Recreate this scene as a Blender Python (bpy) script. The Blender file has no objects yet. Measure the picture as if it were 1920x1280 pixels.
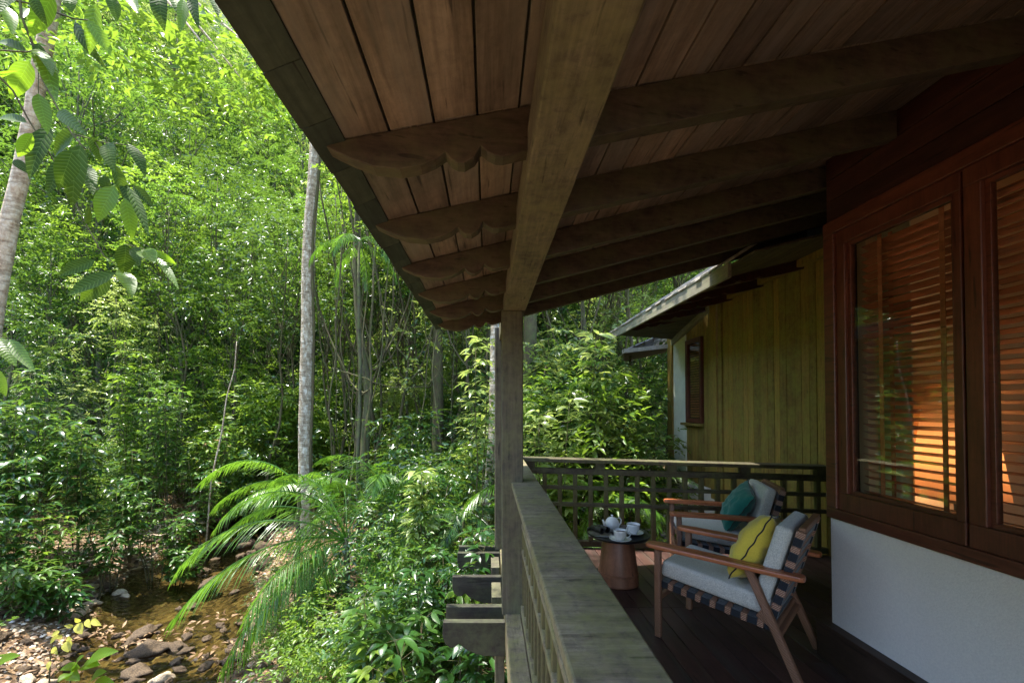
import bpy, bmesh, math, random
import numpy as np
from mathutils import Vector, Matrix, noise
R = math.radians
random.seed(7); rng = np.random.default_rng(7)
S = bpy.context.scene
COL = S.collection

# ------------------------------------------------------------------ camera, sky, sun, exposure
CAM = Vector((0, 0, 1.5)); FPX = 820.0; PITCH = 1.0
cam = bpy.data.cameras.new('camera'); camo = bpy.data.objects.new('camera', cam); COL.objects.link(camo)
camo.location = CAM; camo.rotation_euler = (R(90 + PITCH), 0, 0)
cam.sensor_width = 36; cam.lens = 36 * FPX / 1920
cam.shift_x = 45 / 1920; cam.shift_y = 108 / 1920
cam.clip_start = 0.02; cam.clip_end = 500
S.camera = camo
SUN_TO = Vector((-0.27, 0.02, 1.0)).normalized()
w = bpy.data.worlds.new('World'); S.world = w; w.use_nodes = True
nt = w.node_tree; bg = nt.nodes['Background']
sky = nt.nodes.new('ShaderNodeTexSky'); sky.sky_type = 'NISHITA'; sky.sun_disc = False
sky.sun_elevation = math.asin(SUN_TO.z); sky.sun_rotation = math.atan2(SUN_TO.x, SUN_TO.y)
nt.links.new(sky.outputs[0], bg.inputs[0]); bg.inputs[1].default_value = 0.15
sl = bpy.data.lights.new('sun', 'SUN'); sl.energy = 2.7; sl.angle = R(0.5); sl.color = (1, .95, .84)
so = bpy.data.objects.new('sun', sl); COL.objects.link(so)
so.rotation_euler = (-SUN_TO).to_track_quat('-Z', 'Y').to_euler(); so.location = (0, 0, 30)
S.view_settings.view_transform = 'Standard'; S.view_settings.look = 'None'
S.view_settings.exposure = 2.4; S.view_settings.gamma = 1.0
S.render.engine = 'CYCLES'
S.cycles.use_denoising = True
S.cycles.max_bounces = 8; S.cycles.diffuse_bounces = 4; S.cycles.glossy_bounces = 3
S.cycles.transmission_bounces = 6; S.cycles.transparent_max_bounces = 12
S.cycles.caustics_reflective = False; S.cycles.caustics_refractive = False
S.cycles.sample_clamp_indirect = 6

def at(px, py, Y=None, Z=None, X=None):
    """point of the place that stands at pixel (px,py) of the photograph, for measuring"""
    dx = (px - 915) / FPX; dz = -(py - 748) / FPX
    p = R(PITCH)
    d = Vector((dx, math.cos(p) - dz * math.sin(p), math.sin(p) + dz * math.cos(p)))
    if Y is not None: t = Y / d.y
    elif Z is not None: t = (Z - CAM.z) / d.z
    else: t = X / d.x
    return CAM + d * t

# ------------------------------------------------------------------ object helpers
def tag(o, label=None, cat=None, group=None, kind=None):
    if label: o['label'] = label
    if cat: o['category'] = cat
    if group: o['group'] = group
    if kind: o['kind'] = kind
    return o
def empty(name, loc=(0, 0, 0), rz=0, label=None, cat=None, group=None):
    o = bpy.data.objects.new(name, None); COL.objects.link(o)
    o.location = loc; o.rotation_euler = (0, 0, rz); o.empty_display_size = .1
    return tag(o, label, cat, group)
def link(name, me, m, parent=None, smooth=False, bevel=0):
    o = bpy.data.objects.new(name, me); COL.objects.link(o)
    for mm in (m if isinstance(m, (list, tuple)) else [m]): me.materials.append(mm)
    if parent is not None: o.parent = parent
    if smooth: me.shade_smooth()
    if bevel:
        b = o.modifiers.new('bevel', 'BEVEL'); b.width = bevel; b.segments = 2; b.limit_method = 'ANGLE'; b.angle_limit = R(40)
        b.harden_normals = False
    return o
def copy_tree(o, parent=None):
    c = o.copy(); COL.objects.link(c)
    if parent is not None: c.parent = parent
    for ch in list(o.children): copy_tree(ch, c)
    return c

class MB:
    def __init__(s): s.v = []; s.f = []; s.mi = []
    def add(s, vs, fs, mi=0):
        n = len(s.v); s.v += [tuple(v) for v in vs]; s.f += [tuple(i + n for i in f) for f in fs]; s.mi += [mi] * len(fs)
        return s
    def box(s, a, b, mi=0, M=None):
        x0, y0, z0 = a; x1, y1, z1 = b
        vs = [(x0, y0, z0), (x1, y0, z0), (x1, y1, z0), (x0, y1, z0), (x0, y0, z1), (x1, y0, z1), (x1, y1, z1), (x0, y1, z1)]
        if M is not None: vs = [M @ Vector(v) for v in vs]
        return s.add(vs, [(0, 3, 2, 1), (4, 5, 6, 7), (0, 1, 5, 4), (1, 2, 6, 5), (2, 3, 7, 6), (3, 0, 4, 7)], mi)
    def beam(s, p, q, w, h, up=(0, 0, 1), mi=0):
        p = Vector(p); q = Vector(q); d = (q - p).normalized(); u = Vector(up)
        r = d.cross(u).normalized(); u = r.cross(d).normalized()
        vs = []
        for c in (p, q):
            for a, b in ((-1, -1), (1, -1), (1, 1), (-1, 1)): vs.append(c + r * a * w / 2 + u * b * h / 2)
        return s.add(vs, [(0, 1, 2, 3), (7, 6, 5, 4), (0, 4, 5, 1), (1, 5, 6, 2), (2, 6, 7, 3), (3, 7, 4, 0)], mi)
    def prism(s, poly, vec, mi=0):
        vec = Vector(vec); n = len(poly); P = [Vector(p) for p in poly]
        return s.add(P + [p + vec for p in P], [tuple(range(n))[::-1], tuple(range(n, 2 * n))] + [(i, (i + 1) % n, n + (i + 1) % n, n + i) for i in range(n)], mi)
    def tube(s, pts, rad, n=8, mi=0, cap=True):
        pts = [Vector(p) for p in pts]; k = len(pts)
        rad = rad if hasattr(rad, '__len__') else [rad] * k
        base = len(s.v); ref = Vector((.31, .17, .93)) if abs((pts[-1] - pts[0]).normalized().z) < .9 else Vector((1, .1, 0))
        for i, p in enumerate(pts):
            d = (pts[min(i + 1, k - 1)] - pts[max(i - 1, 0)]).normalized()
            r = d.cross(ref).normalized(); u = r.cross(d)
            for j in range(n):
                a = 2 * math.pi * j / n; s.v.append(tuple(p + (r * math.cos(a) + u * math.sin(a)) * rad[i]))
        for i in range(k - 1):
            for j in range(n):
                a = base + i * n + j; b = base + i * n + (j + 1) % n
                s.f.append((a, b, b + n, a + n)); s.mi.append(mi)
        if cap:
            s.f.append(tuple(base + j for j in range(n))[::-1]); s.f.append(tuple(base + (k - 1) * n + j for j in range(n))); s.mi += [mi, mi]
        return s
    def lathe(s, prof, n=32, c=(0, 0, 0), mi=0, M=None):
        b = len(s.v); k = len(prof)
        for r, z in prof:
            for j in range(n):
                a = 2 * math.pi * j / n; v = Vector((r * math.cos(a), r * math.sin(a), z))
                if M is not None: v = M @ v
                s.v.append((v.x + c[0], v.y + c[1], v.z + c[2]))
        for i in range(k - 1):
            for j in range(n):
                a = b + i * n + j; e = b + i * n + (j + 1) % n
                s.f.append((a, e, e + n, a + n)); s.mi.append(mi)
        return s
    def mesh(s, name):
        me = bpy.data.meshes.new(name); me.from_pydata(s.v, [], s.f)
        if any(s.mi): me.polygons.foreach_set('material_index', s.mi)
        me.update(); return me
    def build(s, name, m, parent=None, smooth=False, bevel=0):
        return link(name, s.mesh(name), m, parent, smooth, bevel)

# ------------------------------------------------------------------ materials
def newmat(name):
    m = bpy.data.materials.new(name); m.use_nodes = True
    t = m.node_tree; return m, t, t.nodes, t.links, t.nodes['Principled BSDF']
def nd(N, typ, **kw):
    n = N.new(typ)
    for k, v in kw.items(): setattr(n, k, v)
    return n
def ramp(N, stops, interp='LINEAR'):
    r = N.new('ShaderNodeValToRGB'); e = r.color_ramp.elements; r.color_ramp.interpolation = interp
    e[0].position, e[0].color = stops[0][0], (*stops[0][1], 1); e[1].position, e[1].color = stops[-1][0], (*stops[-1][1], 1)
    for p, c in stops[1:-1]:
        x = e.new(p); x.color = (*c, 1)
    return r
def noise_n(N, L, co, scale, detail=6, rough=.6, vec=None, dist=0):
    mp = nd(N, 'ShaderNodeMapping'); mp.inputs['Scale'].default_value = vec or (1, 1, 1)
    L.new(co, mp.inputs[0]); n = nd(N, 'ShaderNodeTexNoise')
    n.inputs['Scale'].default_value = scale; n.inputs['Detail'].default_value = detail; n.inputs['Roughness'].default_value = rough; n.inputs['Distortion'].default_value = dist
    L.new(mp.outputs[0], n.inputs['Vector']); return n.outputs[0]
def mixc(N, L, fac, a, b, mode='MIX'):
    m = nd(N, 'ShaderNodeMix', data_type='RGBA', blend_type=mode)
    def put(s, v):
        if isinstance(v, bpy.types.NodeSocket): L.new(v, s)
        elif isinstance(v, (int, float)): s.default_value = v
        else: s.default_value = (*v, 1)
    put(m.inputs[0], fac); put(m.inputs[6], a); put(m.inputs[7], b); return m.outputs[2]

def wood(name, dark, light, axis=1, rough=.6, moss=None, island=.5, grey=None, bump=.25, spec=.35, grain=30, stain=.45, weather=.5):
    m, t, N, L, P = newmat(name)
    tc = nd(N, 'ShaderNodeTexCoord').outputs['Object']; geo = nd(N, 'ShaderNodeNewGeometry')
    # every board of its own: shift the grain by the island's random number
    add = nd(N, 'ShaderNodeVectorMath', operation='MULTIPLY_ADD'); cmb = nd(N, 'ShaderNodeCombineXYZ')
    for i in range(3): L.new(geo.outputs['Random Per Island'], cmb.inputs[i])
    L.new(cmb.outputs[0], add.inputs[0]); add.inputs[1].default_value = (37, 53, 71); L.new(tc, add.inputs[2]); co = add.outputs[0]
    sc = [1, 1, 1]; sc[axis] = .07
    g = noise_n(N, L, co, grain, 8, .7, sc, .3); g2 = noise_n(N, L, co, grain * 4, 3, .6, sc)
    c = ramp(N, [(.3, dark), (.72, light)]); L.new(g, c.inputs[0]); colr = c.outputs[0]
    fine = ramp(N, [(.35, (.72, .72, .72)), (.6, (1.12, 1.12, 1.12))]); L.new(g2, fine.inputs[0])
    colr = mixc(N, L, .6, colr, fine.outputs[0], 'MULTIPLY')
    st = noise_n(N, L, tc, 3.1, 5, .65); sr = ramp(N, [(.35, (1, 1, 1)), (.62, (.42, .40, .38))]); L.new(st, sr.inputs[0])
    colr = mixc(N, L, stain, colr, sr.outputs[0], 'MULTIPLY')
    ir = ramp(N, [(0, (.62, .60, .62)), (.5, (1, .96, .92)), (1, (1.38, 1.25, 1.12))]); L.new(geo.outputs['Random Per Island'], ir.inputs[0])
    colr = mixc(N, L, island, colr, ir.outputs[0], 'MULTIPLY')
    wn = noise_n(N, L, tc, 24, 9, .78, None, .4); wr_ = ramp(N, [(.36, (.62, .62, .64)), (.52, (1, 1, 1)), (.66, (1.22, 1.2, 1.15))]); L.new(wn, wr_.inputs[0])
    colr = mixc(N, L, weather, colr, wr_.outputs[0], 'MULTIPLY')
    cn = noise_n(N, L, co, grain * 2.2, 2, .5, sc); cr = ramp(N, [(.30, (.25, .25, .25)), (.345, (1, 1, 1))]); L.new(cn, cr.inputs[0])
    colr = mixc(N, L, .8, colr, cr.outputs[0], 'MULTIPLY')
    if grey:
        gn = noise_n(N, L, co, 5, 6, .7, sc); gr = ramp(N, [(.5, (0, 0, 0)), (.72, (1, 1, 1))]); L.new(gn, gr.inputs[0])
        colr = mixc(N, L, gr.outputs[0], colr, grey)
    if moss:
        mn = noise_n(N, L, tc, 6, 8, .75); mr = ramp(N, [(.42, (0, 0, 0)), (.66, (1, 1, 1))]); L.new(mn, mr.inputs[0])
        mf = nd(N, 'ShaderNodeMath', operation='MULTIPLY'); mf.inputs[1].default_value = .75; L.new(mr.outputs[0], mf.inputs[0]); colr = mixc(N, L, mf.outputs[0], colr, moss)
    L.new(colr, P.inputs['Base Color'])
    rr = nd(N, 'ShaderNodeMapRange'); L.new(g, rr.inputs[0]); rr.inputs[3].default_value = rough - .12; rr.inputs[4].default_value = rough + .15
    L.new(rr.outputs[0], P.inputs['Roughness']); P.inputs['Specular IOR Level'].default_value = spec
    b = nd(N, 'ShaderNodeBump'); b.inputs['Strength'].default_value = bump; b.inputs['Distance'].default_value = .004
    L.new(g, b.inputs['Height']); L.new(b.outputs[0], P.inputs['Normal'])
    return m

def plain(name, c1, c2=None, scale=20, rough=.6, bump=.1, dist=.003, spec=.5, metal=0, coat=0):
    m, t, N, L, P = newmat(name)
    tc = nd(N, 'ShaderNodeTexCoord').outputs['Object']
    n = noise_n(N, L, tc, scale, 6, .6); c = ramp(N, [(.35, c1), (.65, c2 or [x * .8 for x in c1])]); L.new(n, c.inputs[0])
    L.new(c.outputs[0], P.inputs['Base Color']); P.inputs['Roughness'].default_value = rough
    P.inputs['Specular IOR Level'].default_value = spec; P.inputs['Metallic'].default_value = metal; P.inputs['Coat Weight'].default_value = coat
    b = nd(N, 'ShaderNodeBump'); b.inputs['Strength'].default_value = bump; b.inputs['Distance'].default_value = dist
    L.new(n, b.inputs['Height']); L.new(b.outputs[0], P.inputs['Normal'])
    return m

def leafmat(name, stops, trans=(.35, .62, .03), mix=.45, rough=.38, spec=.5, veins=False):
    m, t, N, L, P = newmat(name)
    geo = nd(N, 'ShaderNodeNewGeometry'); oi = nd(N, 'ShaderNodeObjectInfo')
    a = nd(N, 'ShaderNodeMath', operation='MULTIPLY'); a.inputs[1].default_value = .72; L.new(geo.outputs['Random Per Island'], a.inputs[0])
    b = nd(N, 'ShaderNodeMath', operation='MULTIPLY_ADD'); b.inputs[1].default_value = .28; L.new(oi.outputs['Random'], b.inputs[0]); L.new(a.outputs[0], b.inputs[2])
    r = ramp(N, stops); L.new(b.outputs[0], r.inputs[0]); colr = r.outputs[0]
    if veins:
        uv = nd(N, 'ShaderNodeUVMap'); sp = nd(N, 'ShaderNodeSeparateXYZ'); L.new(uv.outputs[0], sp.inputs[0])
        ab = nd(N, 'ShaderNodeMath', operation='ABSOLUTE'); L.new(sp.outputs[1], ab.inputs[0])
        k = nd(N, 'ShaderNodeMath', operation='MULTIPLY_ADD'); k.inputs[1].default_value = -1.1; L.new(ab.outputs[0], k.inputs[0]); 
        u14 = nd(N, 'ShaderNodeMath', operation='MULTIPLY'); u14.inputs[1].default_value = 12; L.new(sp.outputs[0], u14.inputs[0]); 
        k.inputs[1].default_value = -1.6; L.new(u14.outputs[0], k.inputs[2])
        fr = nd(N, 'ShaderNodeMath', operation='PINGPONG'); fr.inputs[1].default_value = .5; L.new(k.outputs[0], fr.inputs[0])
        mn = nd(N, 'ShaderNodeMath', operation='MINIMUM'); mm = nd(N, 'ShaderNodeMath', operation='MULTIPLY'); mm.inputs[1].default_value = 5; L.new(ab.outputs[0], mm.inputs[0])
        L.new(fr.outputs[0], mn.inputs[0]); L.new(mm.outputs[0], mn.inputs[1])
        vr = ramp(N, [(.0, (1, 1, 1)), (.11, (0, 0, 0))]); L.new(mn.outputs[0], vr.inputs[0])
        colr = mixc(N, L, vr.outputs[0], colr, [min(1, x * 2.0 + .02) for x in stops[-1][1]])
        bp = nd(N, 'ShaderNodeBump'); bp.inputs['Strength'].default_value = .6; bp.inputs['Distance'].default_value = .004
        L.new(fr.outputs[0], bp.inputs['Height']); L.new(bp.outputs[0], P.inputs['Normal'])
    L.new(colr, P.inputs['Base Color']); P.inputs['Roughness'].default_value = rough; P.inputs['Specular IOR Level'].default_value = spec
    tr = nd(N, 'ShaderNodeBsdfTranslucent')
    tcol = mixc(N, L, .55, colr, trans); L.new(tcol, tr.inputs[0])
    mx = nd(N, 'ShaderNodeMixShader'); mx.inputs[0].default_value = mix
    L.new(P.outputs[0], mx.inputs[1]); L.new(tr.outputs[0], mx.inputs[2]); L.new(mx.outputs[0], N['Material Output'].inputs[0])
    return m

M = {}
M['ceil'] = wood('ceiling_wood', (.165, .135, .112), (.37, .31, .265), 1, .5, island=.8, grey=(.24, .22, .20), grain=22, stain=.5)
M['rafter'] = wood('rafter_wood', (.05, .036, .027), (.15, .108, .08), 0, .6, island=.4, moss=(.10, .10, .05), grain=20)
M['beam'] = wood('beam_wood', (.105, .092, .062), (.27, .235, .17), 1, .7, island=.1, moss=(.17, .16, .085), grain=34, stain=.6, weather=.9)
M['post'] = wood('post_wood', (.06, .055, .038), (.16, .14, .10), 2, .7, island=.2, moss=(.12, .125, .06), grain=18)
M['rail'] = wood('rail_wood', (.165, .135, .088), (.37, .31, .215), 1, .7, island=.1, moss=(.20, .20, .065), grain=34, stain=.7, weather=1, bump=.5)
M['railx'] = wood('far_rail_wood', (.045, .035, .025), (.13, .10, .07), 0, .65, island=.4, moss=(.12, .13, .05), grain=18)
M['bal'] = wood('baluster_wood', (.07, .062, .032), (.18, .155, .075), 2, .65, island=.5, moss=(.13, .13, .04), grain=18)
M['joist'] = wood('joist_wood', (.02, .018, .014), (.06, .055, .045), 0, .7, island=.3, moss=(.07, .08, .04), grain=18)
M['deck'] = wood('deck_wood', (.045, .022, .019), (.11, .058, .048), 1, .42, island=.6, grain=18, bump=.35, spec=.5, grey=(.07, .066, .055))
M['red'] = wood('red_window_wood', (.075, .020, .012), (.17, .052, .030), 2, .38, island=.3, grain=20, spec=.5, stain=.35)
M['redy'] = wood('red_window_wood_long', (.075, .020, .012), (.17, .052, .030), 1, .38, island=.3, grain=20, spec=.5, stain=.35)
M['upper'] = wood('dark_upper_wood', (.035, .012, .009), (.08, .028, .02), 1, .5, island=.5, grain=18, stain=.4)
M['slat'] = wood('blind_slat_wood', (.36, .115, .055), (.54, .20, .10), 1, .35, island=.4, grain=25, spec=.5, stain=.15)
M['green'] = wood('green_board_wood', (.17, .11, .028), (.33, .215, .055), 2, .6, island=.9, grain=26, moss=(.22, .20, .04), stain=.3)
M['soffit'] = wood('soffit_wood', (.07, .058, .032), (.16, .135, .08), 0, .7, island=.6, grain=20)
M['lightwood'] = wood('fascia_wood', (.22, .20, .15), (.46, .42, .34), 1, .6, island=.3, grain=18, moss=(.25, .26, .16))
M['plinth'] = wood('plinth_wood', (.03, .017, .012), (.07, .042, .03), 1, .5, island=.3, grain=20)
M['arm'] = wood('chair_arm_wood', (.26, .075, .028), (.48, .16, .065), 1, .28, island=.2, grain=25, spec=.5, stain=.2)
M['cream'] = plain('cream_plaster', (.74, .74, .60), (.66, .66, .52), 8, .8)
M['plaster'] = plain('white_plaster', (.74, .69, .63), (.66, .615, .565), 130, .8, .6, .004)
M['shingle'] = wood('roof_shingle', (.24, .23, .20), (.58, .56, .52), 0, .45, island=.9, grain=25, spec=.7, bump=.5)
M['edge'] = wood('eave_shingle', (.03, .045, .04), (.075, .10, .085), 1, .8, island=.8, grain=16)
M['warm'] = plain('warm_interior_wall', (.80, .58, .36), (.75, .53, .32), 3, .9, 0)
M['curtain'] = plain('cream_curtain', (.62, .62, .42), (.55, .55, .37), 6, .9, .1)
M['shade'] = leafmat('lampshade_cloth', [(0, (.85, .62, .42)), (1, (.85, .62, .42))], (.9, .62, .4), .5, .9, .1)
M['black'] = plain('black_lacquer', (.008, .009, .011), (.012, .013, .016), 12, .28, .02, spec=.5)
M['rubber'] = plain('black_rubber', (.012, .012, .012), (.02, .02, .02), 60, .45, .1)
M['terra'] = wood('brown_leather', (.26, .10, .055), (.44, .19, .11), 2, .38, island=.1, grain=8, spec=.5, stain=.3, bump=.1)
M['china'] = plain('white_china', (.82, .82, .80), (.80, .80, .78), 5, .12, 0, coat=.5)
M['tea'] = plain('tea_liquid', (.06, .02, .006), (.07, .025, .008), 5, .08, 0)
M['glassblack'] = plain('lens_glass', (.01, .01, .012), (.01, .01, .015), 5, .05, 0)
M['bark'] = wood('dark_bark', (.05, .042, .025), (.17, .15, .10), 2, .85, moss=(.12, .16, .04), grain=10, bump=1.0, island=.1)
M['thin'] = wood('thin_stem_bark', (.05, .038, .022), (.14, .11, .06), 2, .8, moss=(.09, .12, .03), grain=12, island=.5)

def fabric(name, c, c2, scale=420, bump=.5, rough=.9, mott=.35):
    m, t, N, L, P = newmat(name)
    tc = nd(N, 'ShaderNodeTexCoord').outputs['Object']
    w1 = noise_n(N, L, tc, scale, 2, .6); w2 = noise_n(N, L, tc, 90, 4, .7)
    c1 = ramp(N, [(.3, c2), (.7, c)]); L.new(w1, c1.inputs[0])
    k = ramp(N, [(.3, (.8, .8, .8)), (.7, (1.1, 1.1, 1.1))]); L.new(w2, k.inputs[0])
    L.new(mixc(N, L, mott, c1.outputs[0], k.outputs[0], 'MULTIPLY'), P.inputs['Base Color'])
    P.inputs['Roughness'].default_value = rough; P.inputs['Sheen Weight'].default_value = .3; P.inputs['Specular IOR Level'].default_value = .2
    b = nd(N, 'ShaderNodeBump'); b.inputs['Strength'].default_value = bump; b.inputs['Distance'].default_value = .002
    L.new(w1, b.inputs['Height']); L.new(b.outputs[0], P.inputs['Normal']); return m
M['grey'] = fabric('grey_woven_fabric', (.66, .63, .56), (.32, .31, .285), 230, .6)
M['yellow'] = fabric('yellow_velvet', (.70, .53, .07), (.58, .42, .045), 200, .3)
M['teal'] = fabric('teal_cloth', (.012, .145, .115), (.010, .11, .09), 300, .2)
M['piping'] = fabric('black_piping', (.012, .012, .014), (.02, .02, .02), 300, .2)
M['strap'] = fabric('navy_webbing', (.012, .014, .019), (.022, .025, .032), 350, .4)
def woven(name, a, b_, sc=60):
    m, t, N, L, P = newmat(name)
    tc = nd(N, 'ShaderNodeTexCoord').outputs['Object']
    wv = nd(N, 'ShaderNodeTexWave', wave_type='BANDS', bands_direction='DIAGONAL', wave_profile='TRI'); wv.inputs['Scale'].default_value = sc; wv.inputs['Distortion'].default_value = 1.5
    wv.inputs['Detail'].default_value = 1; L.new(tc, wv.inputs[0])
    r = ramp(N, [(.2, a), (.6, b_)]); L.new(wv.outputs[1], r.inputs[0]); L.new(r.outputs[0], P.inputs['Base Color'])
    P.inputs['Roughness'].default_value = .5
    bp = nd(N, 'ShaderNodeBump'); bp.inputs['Strength'].default_value = .8; bp.inputs['Distance'].default_value = .003
    L.new(wv.outputs[1], bp.inputs['Height']); L.new(bp.outputs[0], P.inputs['Normal']); return m
M['wrap'] = woven('wrapped_leather', (.10, .04, .02), (.36, .18, .105), 75)
M['weave'] = woven('woven_leather', (.14, .06, .035), (.42, .23, .15), 50)

def magmat():
    m, t, N, L, P = newmat('magazine_cover'); tc = nd(N, 'ShaderNodeTexCoord').outputs['Object']
    n = noise_n(N, L, tc, 22, 5, .7, (1, 2.5, 1), 1.5)
    r = ramp(N, [(.3, (.05, .045, .035)), (.45, (.28, .25, .20)), (.6, (.12, .13, .08)), (.75, (.55, .52, .45))]); L.new(n, r.inputs[0])
    L.new(r.outputs[0], P.inputs['Base Color']); P.inputs['Roughness'].default_value = .3; return m
M['mag'] = magmat(); M['paper'] = plain('paper_pages', (.7, .68, .62), (.6, .58, .52), 90, .8)

def gravelm():
    m, t, N, L, P = newmat('gravel_stone'); geo = nd(N, 'ShaderNodeNewGeometry')
    r_ = ramp(N, [(0, (.10, .07, .045)), (.4, (.24, .17, .11)), (.8, (.42, .33, .23)), (1, (.62, .56, .46))]); L.new(geo.outputs['Random Per Island'], r_.inputs[0]); L.new(r_.outputs[0], P.inputs['Base Color']); P.inputs['Roughness'].default_value = .6; return m
M['gravel'] = gravelm()
def glass():
    m, t, N, L, P = newmat('window_glass'); N.remove(P)
    tr = nd(N, 'ShaderNodeBsdfTransparent'); tr.inputs[0].default_value = (.93, .95, .93, 1)
    gl = nd(N, 'ShaderNodeBsdfGlossy'); gl.inputs['Roughness'].default_value = .01
    lw = nd(N, 'ShaderNodeLayerWeight'); lw.inputs[0].default_value = .5
    pw = nd(N, 'ShaderNodeMath', operation='POWER'); pw.inputs[1].default_value = 4; L.new(lw.outputs['Facing'], pw.inputs[0])
    fr = nd(N, 'ShaderNodeMath', operation='MULTIPLY_ADD'); fr.inputs[1].default_value = .9; fr.inputs[2].default_value = .065; L.new(pw.outputs[0], fr.inputs[0])
    mx = nd(N, 'ShaderNodeMixShader'); L.new(fr.outputs[0], mx.inputs[0]); L.new(tr.outputs[0], mx.inputs[1]); L.new(gl.outputs[0], mx.inputs[2])
    L.new(mx.outputs[0], N['Material Output'].inputs[0]); return m
M['glass'] = glass()
def water():
    m, t, N, L, P = newmat('creek_water'); N.remove(P)
    tc = nd(N, 'ShaderNodeTexCoord').outputs['Object']
    tr = nd(N, 'ShaderNodeBsdfTransparent'); tr.inputs[0].default_value = (.50, .50, .34, 1)
    gl = nd(N, 'ShaderNodeBsdfGlossy'); gl.inputs['Roughness'].default_value = .03
    fr = nd(N, 'ShaderNodeFresnel'); fr.inputs[0].default_value = 1.33
    n = noise_n(N, L, tc, 5, 6, .6, (1, 2, 1), .6)
    b = nd(N, 'ShaderNodeBump'); b.inputs['Strength'].default_value = .5; b.inputs['Distance'].default_value = .05
    L.new(n, b.inputs['Height']); L.new(b.outputs[0], gl.inputs['Normal']); L.new(b.outputs[0], fr.inputs['Normal'])
    mx = nd(N, 'ShaderNodeMixShader'); L.new(fr.outputs[0], mx.inputs[0]); L.new(tr.outputs[0], mx.inputs[1]); L.new(gl.outputs[0], mx.inputs[2])
    L.new(mx.outputs[0], N['Material Output'].inputs[0]); return m
M['water'] = water()
def palebark(name, a, b_, c):
    m, t, N, L, P = newmat(name); tc = nd(N, 'ShaderNodeTexCoord').outputs['Object']
    n = noise_n(N, L, tc, 13, 9, .75, (1, 1, .5)); r = ramp(N, [(.35, a), (.5, b_), (.66, c)]); L.new(n, r.inputs[0])
    n2 = noise_n(N, L, tc, 5, 4, .6, (1, 1, 5)); r2 = ramp(N, [(.40, (.34, .29, .24)), (.52, (1, 1, 1))]); L.new(n2, r2.inputs[0])
    L.new(mixc(N, L, .6, r.outputs[0], r2.outputs[0], 'MULTIPLY'), P.inputs['Base Color']); P.inputs['Roughness'].default_value = .8
    b = nd(N, 'ShaderNodeBump'); b.inputs['Strength'].default_value = .9; b.inputs['Distance'].default_value = .02
    L.new(n2, b.inputs['Height']); L.new(b.outputs[0], P.inputs['Normal']); return m
M['palebark'] = palebark('pale_smooth_bark', (.30, .20, .12), (.48, .38, .27), (.62, .55, .44))
M['lichen'] = palebark('lichen_bark', (.16, .12, .075), (.36, .30, .21), (.70, .69, .60))
def ground():
    m, t, N, L, P = newmat('leafy_ground'); tc = nd(N, 'ShaderNodeTexCoord').outputs['Object']
    v = nd(N, 'ShaderNodeTexVoronoi'); v.inputs['Scale'].default_value = 14; v.inputs['Randomness'].default_value = 1; L.new(tc, v.inputs['Vector'])
    hs = nd(N, 'ShaderNodeSeparateColor'); L.new(v.outputs['Color'], hs.inputs[0])
    r = ramp(N, [(0, (.055, .034, .018)), (.35, (.14, .085, .045)), (.7, (.24, .16, .09)), (1, (.34, .26, .16))]); L.new(hs.outputs[0], r.inputs[0])
    n = noise_n(N, L, tc, .8, 5, .6); k = ramp(N, [(.42, (.55, .5, .45)), (.6, (1.25, 1.15, 1))]); L.new(n, k.inputs[0])
    L.new(mixc(N, L, .8, r.outputs[0], k.outputs[0], 'MULTIPLY'), P.inputs['Base Color']); P.inputs['Roughness'].default_value = .8
    b = nd(N, 'ShaderNodeBump'); b.inputs['Strength'].default_value = 1; b.inputs['Distance'].default_value = .03
    L.new(v.outputs['Distance'], b.inputs['Height']); L.new(b.outputs[0], P.inputs['Normal']); return m
M['ground'] = ground()
M['hillg'] = plain('hill_undergrowth', (.03, .07, .012), (.012, .03, .006), 1.5, .9, 1, .3)
M['rock'] = palebark('creek_rock', (.028, .017, .008), (.085, .052, .024), (.17, .115, .06))
M['rockp'] = palebark('pale_rock', (.34, .24, .15), (.50, .38, .25), (.68, .60, .48))

GR = [(0, (.014, .045, .010)), (.4, (.035, .095, .016)), (.75, (.08, .17, .025)), (.955, (.19, .27, .06)), (.97, (.28, .17, .05)), (1, (.20, .10, .04))]
M['leafA'] = leafmat('mid_green_leaf', GR, (.30, .52, .05), .42)
M['leafB'] = leafmat('yellow_green_leaf', [(0, (.03, .085, .012)), (.5, (.09, .18, .022)), (1, (.25, .34, .05))], (.44, .66, .05), .48)
M['leafC'] = leafmat('dark_glossy_leaf', [(0, (.008, .03, .008)), (.5, (.02, .075, .014)), (1, (.06, .15, .025))], (.26, .42, .04), .32, .28, .7)
M['leafD'] = leafmat('pale_backlit_look_leaf', [(0, (.06, .11, .02)), (.5, (.18, .26, .05)), (1, (.42, .48, .20))], (.62, .74, .16), .45, .26, .9)  # brightness of backlit leaves is put into this pale colour
M['palm'] = leafmat('palm_leaflet', [(0, (.03, .09, .01)), (.6, (.08, .19, .02)), (1, (.17, .31, .03))], (.35, .68, .04), .42, .32, .6)
M['bigleaf'] = leafmat('big_leaf', [(0, (.016, .038, .006)), (.5, (.04, .085, .009)), (1, (.07, .12, .014))], (.18, .30, .012), .36, .5, .15, veins=True)
M['bigpale'] = leafmat('big_pale_leaf', [(0, (.05, .12, .015)), (1, (.12, .23, .02))], (.42, .66, .02), .6, .35, .5, veins=True)
M['yleaf'] = leafmat('yellow_leaf', [(0, (.30, .30, .03)), (1, (.5, .48, .10))], (.8, .75, .1), .5, .4, .4, veins=True)
M['litter'] = leafmat('dry_leaf', [(0, (.07, .035, .015)), (.4, (.17, .095, .045)), (.8, (.33, .22, .12)), (1, (.45, .36, .22))], (.3, .18, .06), .15, .6, .3)
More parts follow.
